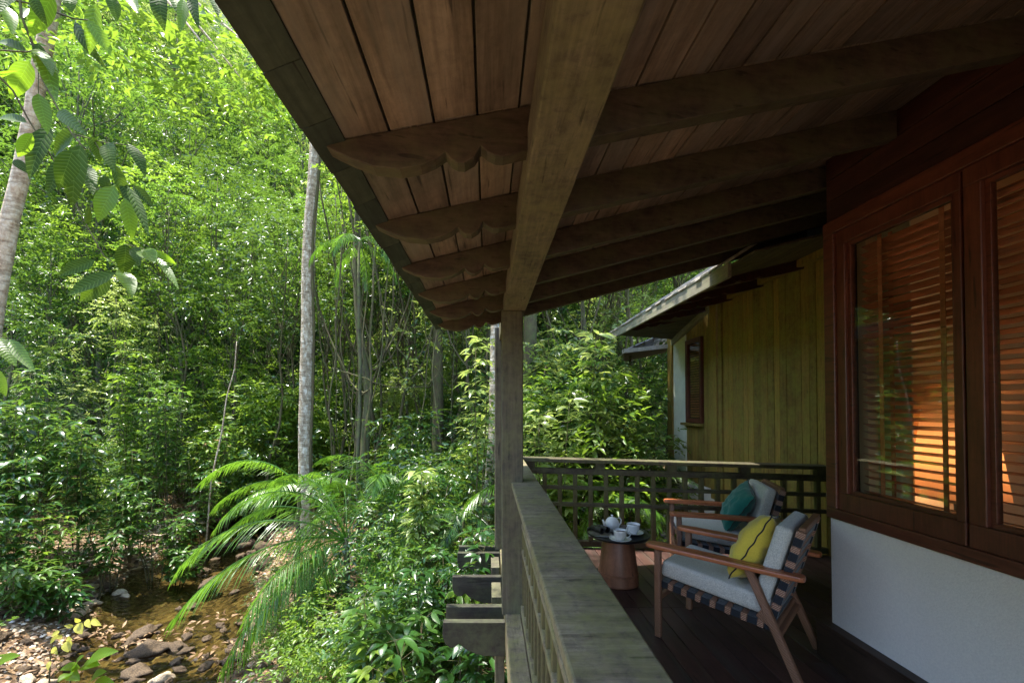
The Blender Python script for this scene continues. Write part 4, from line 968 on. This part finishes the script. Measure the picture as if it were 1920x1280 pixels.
# ---------- palms
def frond_mesh(Lf, e0, e1, nl=44, ll=.42, droop=.55, twist=0, seed=0, lw=.026):
    r0 = random.Random(seed); pts = []; p = Vector((0, 0, 0)); k = 16
    for i in range(k + 1):
        e = e0 + (e1 - e0) * (i / k) ** 1.1; pts.append(p.copy()); p = p + Vector((math.cos(e), 0, math.sin(e))) * (Lf / k)
    st = MB(); st.tube(pts, [.016 - .013 * i / k for i in range(k + 1)], 6)
    P, D, N_, L, W = [], [], [], [], []
    for i in range(nl):
        t = .14 + .86 * (i + .5) / nl; f = t * k; j = min(k - 1, int(f)); q = pts[j].lerp(pts[j + 1], f - j); tg = (pts[j + 1] - pts[j]).normalized()
        nrm = Vector((0, 1, 0)).cross(tg) * -1
        for s in (-1, 1):
            sd = Vector((0, s, 0)); a = .95 - .55 * t + r0.uniform(-.06, .06)
            d = (tg * (1 - a * .6) + sd * a + Vector((0, 0, -droop * r0.uniform(.5, 1.2))) + nrm * .12)
            P.append(q); D.append(d); N_.append(Vector((0, 0, 1)) + sd * .4 * -s); L.append(ll * (math.sin(math.pi * (.12 + .80 * t)) ** .6) * r0.uniform(.9, 1.1)); W.append(lw * r0.uniform(.8, 1.1))
    P, D, N_ = np.array(P), norm(np.array(D)), np.array(N_); L, W = np.array(L), np.array(W)
    # each leaflet: a narrow folded blade that bends down at its tip
    n = len(P); Sd = norm(np.cross(D, N_)); U = np.cross(Sd, D); Lc, Wc = L[:, None], W[:, None]; Z = np.array([0, 0, -1.])
    q1 = P + D * Lc * .35 + Z * Lc * .03; q2 = P + D * Lc * .7 + Z * Lc * .13; q3 = P + D * Lc * .98 + Z * Lc * .32
    V = np.stack([P, q1 - Sd * Wc * .5, q1 + U * -Wc * .25, q1 + Sd * Wc * .5, q2 - Sd * Wc * .4, q2 + U * -Wc * .2, q2 + Sd * Wc * .4, q3], 1).reshape(-1, 3)
    tr = np.array([[0, 2, 1], [0, 3, 2], [1, 2, 5], [1, 5, 4], [2, 3, 6], [2, 6, 5], [4, 5, 7], [5, 6, 7]]); b_ = (np.arange(n) * 8)[:, None, None]
    F = (tr[None] + b_).reshape(-1, 3)
    sv = len(st.v); nv = sv + len(V)
    me = bpy.data.meshes.new('frond'); me.from_pydata(st.v + [tuple(v) for v in V], [], st.f + [tuple(f + sv) for f in F.tolist() for f in [np.array(f)]])
    me.update(); me.materials.append(M['palm']); return me
FR = [frond_mesh(2.5, R(34), R(-64), 46, .46, .4, seed=1), frond_mesh(2.3, R(12), R(-60), 44, .44, .5, seed=2), frond_mesh(2.1, R(65), R(-45), 48, .40, .35, seed=3), frond_mesh(1.9, R(-2), R(-52), 42, .40, .5, seed=4)]
def palm(loc, fr, label, s=1, trunk_r=.05, dark=None):
    z0 = gh(loc[0], loc[1]) - .2
    t = empty('palm_tree', (loc[0], loc[1], z0), 0, label, 'palm')
    h = loc[2] - z0
    mb = MB(); mb.tube(wig((0, 0, 0), (0, 0, h + .02), 8, .05, loc[0]), [trunk_r * (1.2 - .4 * i / 8) for i in range(9)], 10); mb.build('trunk', M['bark'], t, True)
    for k, az, tilt, sc in fr:
        o = bpy.data.objects.new('frond', FR[k]); COL.objects.link(o); o.parent = t; o.location = (0, 0, h); o.rotation_euler = (R(random.uniform(-14, 14)), R(-tilt), R(az)); o.scale = (sc * s,) * 3
        if dark: o.material_slots[0].link = 'OBJECT'; o.material_slots[0].material = M[dark]
    return t
random.seed(21)
palm(((650 - 915) / 820 * 6.4, 6.4, -.42), [(0, 197, 2, .98), (1, 214, 4, .98), (0, 170, 8, .9), (3, 224, -14, 1.08), (3, 196, -24, 1.1), (2, 225, 8, .9), (2, 120, 0, .9), (2, 60, 0, .9), (1, 20, 0, .8), (3, 320, 0, .8), (3, 255, -20, .8), (2, 150, 6, 1.0), (1, 240, 0, .75)],
     'large palm with long fronds arching down over the creek')
palm(((735 - 915) / 820 * 7.6, 7.6, -.15), [(2, a, random.uniform(-5, 15), random.uniform(.7, .9)) for a in range(10, 370, 52)] + [(1, a, 0, .8) for a in (30, 120, 200, 290)], 'feathery upright palm growing behind the bright sapling')
palm(((560 - 915) / 820 * 9.6, 9.6, -.2), [(1, a, random.uniform(-5, 10), random.uniform(.7, .9)) for a in range(0, 360, 45)] + [(0, 175, 10, 1.0)], 'farther palm with drooping fronds at the foot of the lichen spotted trunk')
palm(((868 - 915) / 820 * 6.0, 6.0, .10), [(3, a, random.uniform(-5, 10), random.uniform(.5, .7)) for a in range(20, 380, 60)], 'small dark palm beside the corner post', .8, .03, 'leafC')
for k, (px, Y, z) in enumerate(((1010, 6.6, .1), (1090, 6.3, -.1), (1180, 6.9, .05), (1045, 5.9, -.7))):
    palm(((px - 915) / 820 * Y, Y, z), [(k_ % 4, a, random.uniform(-10, 10), random.uniform(.45, .65)) for k_, a in enumerate(range(10, 370, 52))], ('pale palm seen through the lattice railing next to the corner post', 'palm seen through the lattice above the teapot', 'palm seen through the lattice beyond the nearer cup', 'low palm fanned out below the lattice railing')[k], 1, .03)
palm(((672 - 915) / 820 * 9, 9.0, 4.9), [(0, a, -20, .5) for a in (200, 260, 320)] + [(1, a, -25, .5) for a in (20, 90, 150)], 'slim palm whose frond tips hang beside the eave', 1, .035)

# ---------- broad detailed leaves
def big_leaves(name, items, mat, parent, nu=9, nv=4):
    """items: (base, tip, normal, width, droop)"""
    vs, fs, uv = [], [], []
    for base, tip, nm, wd, dr in items:
        base, tip = Vector(base), Vector(tip); d = tip - base; L_ = d.length; d.normalize(); sd = d.cross(Vector(nm)).normalized(); up = sd.cross(d).normalized(); b0 = len(vs)
        for i in range(nu + 1):
            u = i / nu; wv_ = wd * .5 * (math.sin(math.pi * min(1, u ** .82)) ** .75) * (1 - .25 * u) * 1.12 if 0 < u < 1 else .0008
            ctr = base + d * (L_ * u) + up * (dr * L_ * math.sin(math.pi * u))
            for j in range(nv + 1):
                v = j / nv * 2 - 1; q = ctr + sd * (v * wv_) + up * (abs(v) * wv_ * .28 + .05 * wv_ * math.sin(u * 25 + v * 2)); vs.append(tuple(q)); uv.append((u, v * (wv_ / (wd * .5) if wd else 1)))
        for i in range(nu):
            for j in range(nv): a = b0 + i * (nv + 1) + j; fs.append((a, a + 1, a + nv + 2, a + nv + 1))
    me = bpy.data.meshes.new(name); me.from_pydata(vs, [], fs); me.update()
    l = me.uv_layers.new(name='UVMap'); li = np.zeros(len(me.loops), np.int32); me.loops.foreach_get('vertex_index', li); l.data.foreach_set('uv', np.array(uv, np.float32)[li].ravel())
    return link(name, me, M[mat], parent, True)
yt = empty('young_tree', (-3.1, 2.1, gh(-3.1, 2.1)), 0, 'young tree whose long veined leaves hang into view in front of the pale trunk', 'tree')
inv = Vector(yt.location)
DK = [(50,98,-8,84,24,0),(55,115,16,196,36,1),(50,230,-6,222,24,0),(72,82,74,150,22,0),(140,42,202,132,22,0),(165,38,222,122,24,1),(72,92,110,202,34,1),(70,105,103,150,24,0),(110,208,172,262,26,0),(72,176,92,262,28,1),(94,238,58,330,36,0),(142,250,96,302,38,0),(152,272,138,378,42,0),(136,282,104,368,38,0),(172,256,190,310,24,0),(204,268,214,318,30,0),(240,270,276,338,26,0),(212,308,232,372,24,0),(228,342,251,394,20,0),(216,350,184,416,36,1),(234,372,246,442,28,1),(240,350,274,432,22,0),(250,348,296,398,20,0),
(236,458,230,508,36,0),(228,508,252,568,32,1),(178,488,102,520,26,0),(215,512,114,560,30,0),(206,520,150,566,34,0),(252,464,264,502,20,0),(268,468,292,494,34,1),(288,470,336,499,14,1),(296,484,331,536,16,1),(180,8,168,104,28,1),(2,8,26,74,30,1),(100,-10,58,64,34,1),(126,-14,134,22,30,0),(34,-12,-4,28,24,0),(60,-10,90,52,22,0),(300,-14,308,52,34,0),(318,-10,345,50,24,0),(345,0,338,62,20,1),(362,-10,372,48,22,0),(418,-10,432,42,26,1),(392,-8,408,30,22,0),(240,-10,262,32,24,1),(205,-10,218,40,26,0),(160,420,168,384,14,0),(-10,632,38,698,30,1),(18,636,70,702,22,1),(-12,690,10,740,20,1),(-6,150,40,132,18,1),(118,300,92,360,26,0),(26,300,60,330,18,0),(60,250,36,290,24,1),(160,310,176,372,28,0),(195,330,205,372,20,0)]
items = {0: [], 1: []}
random.seed(33)
for bx, by, tx, ty, wp, pale in DK:
    Y = 2.35 + random.uniform(-.3, .35); pb = at(bx, by, Y=Y); kk = random.uniform(.82, 1.15); pt = at(bx + (tx - bx) * kk, by + (ty - by) * kk, Y=Y + random.uniform(-.12, .10))
    nm = (CAM - pb).normalized() + Vector((random.uniform(-.5, .5), 0, random.uniform(.1, .9)))
    items[pale].append((pb - inv, pt - inv, nm, wp * Y / 820 * .92, random.uniform(.02, .10)))
big_leaves('leaves', items[0], 'bigleaf', yt); big_leaves('pale_leaves', items[1], 'bigpale', yt)
mb = MB()
def stem(pts, r0, r1):
    P = [Vector(at(a, b_, Y=y)) - inv if not hasattr(a, 'x') else a for a, b_, y in pts]
    Q = []
    for i in range(len(P) - 1):
        for k in range(5): Q.append(P[i].lerp(P[i + 1], k / 5))
    Q.append(P[-1]); mb.tube(Q, [r0 + (r1 - r0) * i / (len(Q) - 1) for i in range(len(Q))], 6)
stem([(34, -60, 2.3), (40, 30, 2.3), (62, 85, 2.35), (80, 150, 2.4), (112, 210, 2.4), (134, 250, 2.4), (160, 280, 2.4)], .007, .0035)
stem([(-160, 100, 2.2), (-10, 135, 2.25), (24, 170, 2.3), (52, 222, 2.35), (100, 300, 2.4), (140, 380, 2.4), (172, 440, 2.4), (195, 480, 2.4), (225, 500, 2.4)], .006, .002)
stem([(-160, -40, 2.3), (60, 8, 2.3), (140, 36, 2.35), (166, 38, 2.4)], .006, .003)
stem([(-170, 60, 2.3), (-60, 90, 2.3), (50, 98, 2.35), (72, 92, 2.4), (72, 176, 2.4)], .005, .002)
stem([(134, 250, 2.4), (175, 262, 2.4), (200, 268, 2.4), (240, 272, 2.4)], .003, .002); stem([(175, 262, 2.4), (205, 310, 2.4), (232, 350, 2.4), (236, 372, 2.4)], .003, .0015)
stem([(225, 500, 2.4), (236, 458, 2.4), (268, 466, 2.4), (296, 484, 2.4)], .002, .0015); stem([(160, -60, 2.3), (260, -20, 2.3), (345, -8, 2.3), (430, -14, 2.3)], .006, .003)
stem([(-200, 560, 2.3), (-60, 600, 2.3), (18, 636, 2.35)], .005, .002)
mb.build('branch', M['thin'], yt, True)
mb = MB(); mb.tube([(0, 0, -.3), (.1, 0, 2), (.05, .05, 4), (.25, .1, 6), (.2, .2, 9)], [.09, .075, .06, .045, .02], 10)
for q in ((-160, 100, 2.2), (-160, -40, 2.3), (-170, 60, 2.3), (-200, 560, 2.3)):
    p = at(q[0], q[1], Y=q[2]) - inv; mb.tube([(.08, 0, max(1, p.z - .5)), p * .6 + Vector((0, 0, p.z * .4 - .1)), p], [.025, .014, .006], 6)
for a in ((34, -60, 2.3), (160, -60, 2.3)):
    p = at(*a[:2], Y=a[2]) - inv; mb.tube([(.2, .1, 6), p.lerp(Vector((.2, .1, 6)), .4) + Vector((.2, 0, .4)), p], [.03, .015, .007], 6)
mb.build('trunk', M['thin'], yt, True)
C = [(random.uniform(-1.4, .8), random.uniform(-1, 1.6), random.uniform(7.6, 10)) for _ in range(12)]
link('crown', crown('crown', np.array(C), np.full(12, .7), 12, 8, .4, .19, .07), M['leafA'], yt)

def leafy_plant(px, py_top, Y, ll, wd, whorls, label, mat='leafA', spread=.5, name='sapling', stems=1, bz=None, cat='sapling', per=7, bot=.25):
    X = (px - 915) / FPX * Y; z0 = gh(X, Y); top = at(px, py_top, Y=Y); e = empty(name, (X, Y, z0), 0, label, cat)
    h = top.z - z0; mb = MB(); it = []
    for s in range(stems):
        off = Vector((random.uniform(-spread, spread), random.uniform(-spread, spread), 0)) * (0 if stems == 1 else 1); hh = h * (1 if s == 0 else random.uniform(.6, 1))
        ax = wig((off.x * .15, off.y * .15, -.1), (off.x, off.y, hh), 8, .06, px + s); mb.tube(ax, [.016 - .0015 * i for i in range(9)], 6)
        for k in range(whorls):
            t = bot + (1 - bot) * (k + 1) / whorls; f = t * 8; j = min(7, int(f)); p = ax[j].lerp(ax[j + 1], f - j); a0 = random.uniform(0, 6.28)
            for q in range(per):
                a = a0 + q * 6.283 / per + random.uniform(-.3, .3); r_ = ll * random.uniform(.2, .8); o = p + Vector((math.cos(a) * r_, math.sin(a) * r_, random.uniform(-.05, .1)))
                mb.tube([p, o], .0025, 4, cap=False)
                for m_ in range(3):
                    a2 = a + (m_ - 1) * .9; L_ = ll * random.uniform(.7, 1.15); d = Vector((math.cos(a2), math.sin(a2), random.uniform(-.65, .15))).normalized()
                    it.append((o, o + d * L_, Vector((0, 0, 1)) + Vector((random.uniform(-.4, .4),) * 3), wd * random.uniform(.8, 1.15), random.uniform(.04, .14)))
    mb.build('stem', M['thin'], e, True); big_leaves('leaves', it, mat, e, 6, 2)
    return e
random.seed(40)
leafy_plant(792, 892, 5.6, .19, .062, 8, 'slender sapling with glossy bright leaves catching the sun left of the corner post', 'leafD', per=7, bot=.55)
leafy_plant(835, 1185, 3.5, .17, .062, 5, 'broad leaved bush pushing up beneath the carved joist ends', 'leafC', .40, 'bush', 7, cat='bush', per=4, bot=.45)
leafy_plant(735, 1120, 4.1, .18, .066, 6, 'tall thin stemmed bush with oval leaves left of the joists', 'leafA', .30, 'bush', 5, cat='bush', per=4, bot=.4)
leafy_plant(700, 1230, 3.9, .15, .055, 5, 'low bush with yellow green leaves at the lower frame edge', 'leafB', .35, 'bush', 6, cat='bush', per=4, bot=.4)
leafy_plant(905, 1085, 4.5, .15, .07, 4, 'light green leafy sprig showing between the joists', 'leafB', .25, 'bush', 4, cat='bush', per=4, bot=.6)
leafy_plant(880, 1000, 5.8, .15, .06, 4, 'bright leaved plant behind the farthest joist end', 'leafB', .25, 'bush', 4, cat='bush', per=4, bot=.6)
leafy_plant(850, 1010, 4.7, .16, .05, 6, 'dark leaved bush in the gloom behind the joists', 'leafC', .40, 'bush', 6, cat='bush', per=4, bot=.3)
leafy_plant(1075, 640, 6.8, .26, .075, 9, 'tall plant with drooping pale leaves beyond the far railing', 'leafD', .5, 'bush', 4, cat='bush', per=5, bot=.5)
leafy_plant(1015, 760, 6.2, .20, .06, 7, 'silvery leaved plant beyond the railing next to the corner post', 'leafD', .5, 'bush', 5, cat='bush', per=5, bot=.5)
leafy_plant(1165, 800, 7.0, .16, .045, 7, 'fine leaved bush beyond the railing next to the green wing', 'leafA', .6, 'bush', 6, cat='bush', per=5, bot=.4)
leafy_plant(900, 640, 6.3, .20, .06, 6, 'sapling with white glinting leaves against the left side of the corner post', 'leafD', .3, 'sapling', 2, per=5, bot=.6)
# left bank saplings and seedlings
bank = [(60, 860, 8.6, .24, .075, 'leafC'), (150, 790, 9.4, .24, .07, 'leafC'), (20, 940, 7.8, .22, .07, 'leafC'), (210, 905, 9.2, .22, .06, 'leafA'), (290, 930, 9.8, .20, .055, 'leafA'), (330, 1000, 9.6, .18, .07, 'leafA'), (110, 980, 8.2, .20, .055, 'leafB'), (180, 960, 8.8, .2, .055, 'leafA'), (30, 1060, 7.2, .20, .06, 'leafA'), (120, 1085, 7.6, .22, .055, 'leafC'), (345, 900, 11, .20, .07, 'leafC'), (250, 850, 10.5, .22, .07, 'leafC'), (390, 860, 12, .20, .06, 'leafA'), (430, 800, 12.5, .22, .07, 'leafA'), (90, 700, 10, .24, .07, 'leafA'), (10, 760, 9, .26, .08, 'leafC'), (320, 720, 12, .22, .07, 'leafA'), (240, 640, 12.5, .24, .07, 'leafB')]
wordsL = ['dark whorled leaves', 'long narrow leaves', 'glossy broad leaves', 'bright fresh leaves', 'spread leaflets', 'blue green leaves', 'lime leaves', 'layered leaves', 'drooping leaves']
for k, (px, pt, Y, ll, wd, mt) in enumerate(bank):
    e = leafy_plant(px, pt, Y, ll, wd, 5 if pt > 850 else 9, 'broad leaved bank plant with %s leaves beyond the creek' % {'leafC': 'dark glossy', 'leafA': 'mid green', 'leafB': 'yellow green'}[mt], mt, .45, 'bank_plant', 4 if pt > 850 else 5, cat='plant', per=5, bot=.35)
    where = ['rising behind the two hanging leaf tips at the frame edge', 'tall and whorled in front of the leaning pale trunk base', 'lowest dark clump at the frame edge above the gravel', 'spreading flat sprays over the leaf litter', 'arching over the waterline near the bare stem', 'with three layers of leaflets right beside the creek', 'fresh and lime toned in the middle of the bank', 'fine leaved, between the lime clump and the waterline', 'smallest, rooted in the gravel at the frame edge', 'blue green, beside the gravel patch', 'close behind the fallen grey branch', 'shaded, at mid height above the fallen branch', 'overhanging the upper creek', 'tallest by the bare pale stem', 'high on the bank below the lowest hanging leaves', 'half hidden at the frame edge, mid height', 'upright, in the middle of the bank greenery', 'topmost, catching light under the slope trees'][k]
    e['label'] = {'leafC': 'dark glossy', 'leafA': 'mid green', 'leafB': 'yellow green'}[mt] + ' bank plant ' + where
    e['group'] = 'broad leaved plants on the far bank'
# twig of yellow leaves and bright leaves at the bottom edge
yw = empty('yellow_leaved_shoot', (-3.0, 3.35, gh(-3, 3.35)), 0, 'thin bent shoot with pale yellow leaves over the pool', 'shoot'); iv = Vector(yw.location)
mb = MB(); Yq = 3.3
def pp(a, b_, y=Yq): return at(a, b_, Y=y) - iv
mb.tube([(0, 0, -.2), pp(92, 1290), pp(94, 1238), pp(98, 1200), pp(112, 1180), pp(130, 1176), pp(165, 1161), pp(182, 1160)], [.008, .006, .004, .004, .003, .003, .002, .001], 6); mb.tube([pp(112, 1180), pp(122, 1190), pp(128, 1203)], .002, 5)
mb.build('stem', M['thin'], yw, True)
YL = [(146, 1168, 154, 1188, 12), (162, 1161, 170, 1176, 8), (172, 1161, 190, 1172, 8), (127, 1200, 128, 1222, 13), (125, 1196, 136, 1198, 6), (112, 1182, 96, 1192, 6), (110, 1188, 94, 1206, 6), (118, 1192, 104, 1196, 6), (138, 1174, 120, 1172, 5), (100, 1212, 108, 1226, 7), (97, 1218, 108, 1222, 6), (94, 1238, 90, 1256, 6), (150, 1165, 140, 1158, 6)]
big_leaves('leaves', [(pp(a, b_), pp(c, d, Yq - .03), Vector((.2, -1, .5)), w_ * Yq / 820 * 1.3, .06) for a, b_, c, d, w_ in YL], 'yleaf', yw, 8, 2)
bw_ = empty('bright_leaved_shoot', (-2.25, 2.45, gh(-2.25, 2.45)), 0, 'sunlit lime green shoot rising at the bottom edge of the view', 'shoot'); iv = Vector(bw_.location)
mb = MB(); mb.tube([(0, 0, -.2), pp(120, 1330, 2.5), pp(135, 1262, 2.5), pp(165, 1240, 2.5)], [.009, .006, .004, .002], 6); mb.tube([pp(120, 1330, 2.5), pp(165, 1290, 2.5), pp(200, 1265, 2.5)], .003, 6); mb.build('stem', M['thin'], bw_, True)
BL = [(165, 1240, 222, 1220, 22), (150, 1250, 112, 1256, 18), (140, 1256, 158, 1228, 16), (155, 1248, 188, 1246, 18), (135, 1262, 108, 1278, 16), (170, 1276, 200, 1258, 18), (175, 1282, 215, 1280, 18), (-10, 1250, 38, 1228, 20), (130, 1262, 150, 1275, 16), (165, 1290, 150, 1310, 16)]
big_leaves('leaves', [(pp(a, b_, 2.5), pp(c, d, 2.42), Vector((0, -.8, 1)), w_ * 2.5 / 820 * 1.2, .06) for a, b_, c, d, w_ in BL], 'bigpale', bw_, 8, 4)

# ---------- lianas, fallen branches, the bare white stem
random.seed(77)
for k in range(46):
    px = random.uniform(610, 900) if k < 36 else random.uniform(985, 1240); Y = random.uniform(9, 14); X = (px - 915) / FPX * Y
    topz = 1.5 + random.uniform(3.5, 7); e = random.uniform(-1.4, 1.4)
    pts = []; sag = random.random() < .5
    for i in range(19):
        t = i / 18
        if sag: p = Vector((X + e * 2.2 * (t - .5), Y + .5 * t, topz - (topz - random.choice((0,)) - .8) * math.sin(math.pi * t) * .75))
        else: p = Vector((X + e * t * .8, Y + .3 * math.sin(5 * t + k), topz - (topz + 2.1) * t))
        p += Vector((.22 * noise.noise(Vector((t * 5, k, 0))), .2 * noise.noise(Vector((k, t * 5, 3))), .1 * noise.noise(Vector((t * 7, k, 6))))); pts.append(p)
    mb = MB(); o0 = pts[0].copy(); mb.tube([p - o0 for p in pts], random.choice((.012, .018, .026)), 6)
    o = mb.build('liana', M['thin'], None, True); o.location = o0
    tag(o, ('sagging loop of liana hung between the stems' if sag else 'thin liana hanging down through the tangle') + (' under the eave' if k < 36 else ' beyond the far railing'), 'liana', 'lianas under the eave' if k < 36 else 'lianas beyond the railing')
def stick(name, pts, r, label, m='palebark', cat='branch'):
    P = [Vector(p) for p in pts]; Q = []
    for i in range(len(P) - 1):
        for k in range(4): Q.append(P[i].lerp(P[i + 1], k / 4) + Vector((0, 0, .02 * math.sin(i * 4 + k * 2))))
    Q.append(P[-1]); o0 = Q[0].copy(); mb = MB(); mb.tube([q - o0 for q in Q], [r * (1 - .6 * i / (len(Q) - 1)) for i in range(len(Q))], 7); o = mb.build(name, M[m], None, True); o.location = o0; tag(o, label, cat)
stick('bare_stem', [gp(385, 11.5), at(396, 900, Y=11.5), at(416, 810, Y=11.5), at(425, 745, Y=11.5), at(440, 690, Y=11.5), at(444, 640, Y=11.5)], .024, 'bare pale stem leaning out over the far bank')
stick('fallen_branch', [at(170, 1056, Z=-1.95), at(235, 1030, Z=-1.85), at(285, 1003, Z=-1.8), at(322, 1002, Z=-1.8), at(350, 970, Z=-1.8), at(375, 945, Z=-1.75)], .035, 'fallen grey branch lying on the far creek bank')
stick('hoop_vine', [at(622, 690, Y=10), at(660, 700, Y=10), at(715, 722, Y=10), at(760, 728, Y=10), at(800, 722, Y=10), at(822, 700, Y=10), at(830, 660, Y=10)], .016, 'pale vine curving in a low hoop between the slender trunks', 'thin', 'liana')
# dry curled leaf and red leaf by the eave
e = empty('red_leaf_spray', tuple(at(692, 421, Y=3.0)), 0, 'orange and dark red withered leaves caught beside the eave', 'leaf')
mb = MB()
big_leaves('leaves', [(Vector((0, 0, .02)), Vector((.03, 0, -.03)), (0, -1, .3), .035, .2), (Vector((0, 0, .02)), Vector((-.03, 0, .012)), (0, -1, .3), .028, .2), (Vector((.0, 0, .0)), Vector((.045, .01, .008)), (0, -1, .5), .03, .2), (Vector((0, 0, 0)), Vector((.012, .01, .045)), (0, -1, .5), .02, .2)], 'litter', e, 6, 2)
for c in e.children: c.material_slots[0].link = 'OBJECT'; c.material_slots[0].material = M['flower']
mb.tube([(0, 0, .0), (.03, .0, .06), (.06, .02, .12)], .0015, 5); mb.build('stalk', M['thin'], e, True)
for px, py, s in ((325, 42, .09), (362, 30, .07)):
    pass
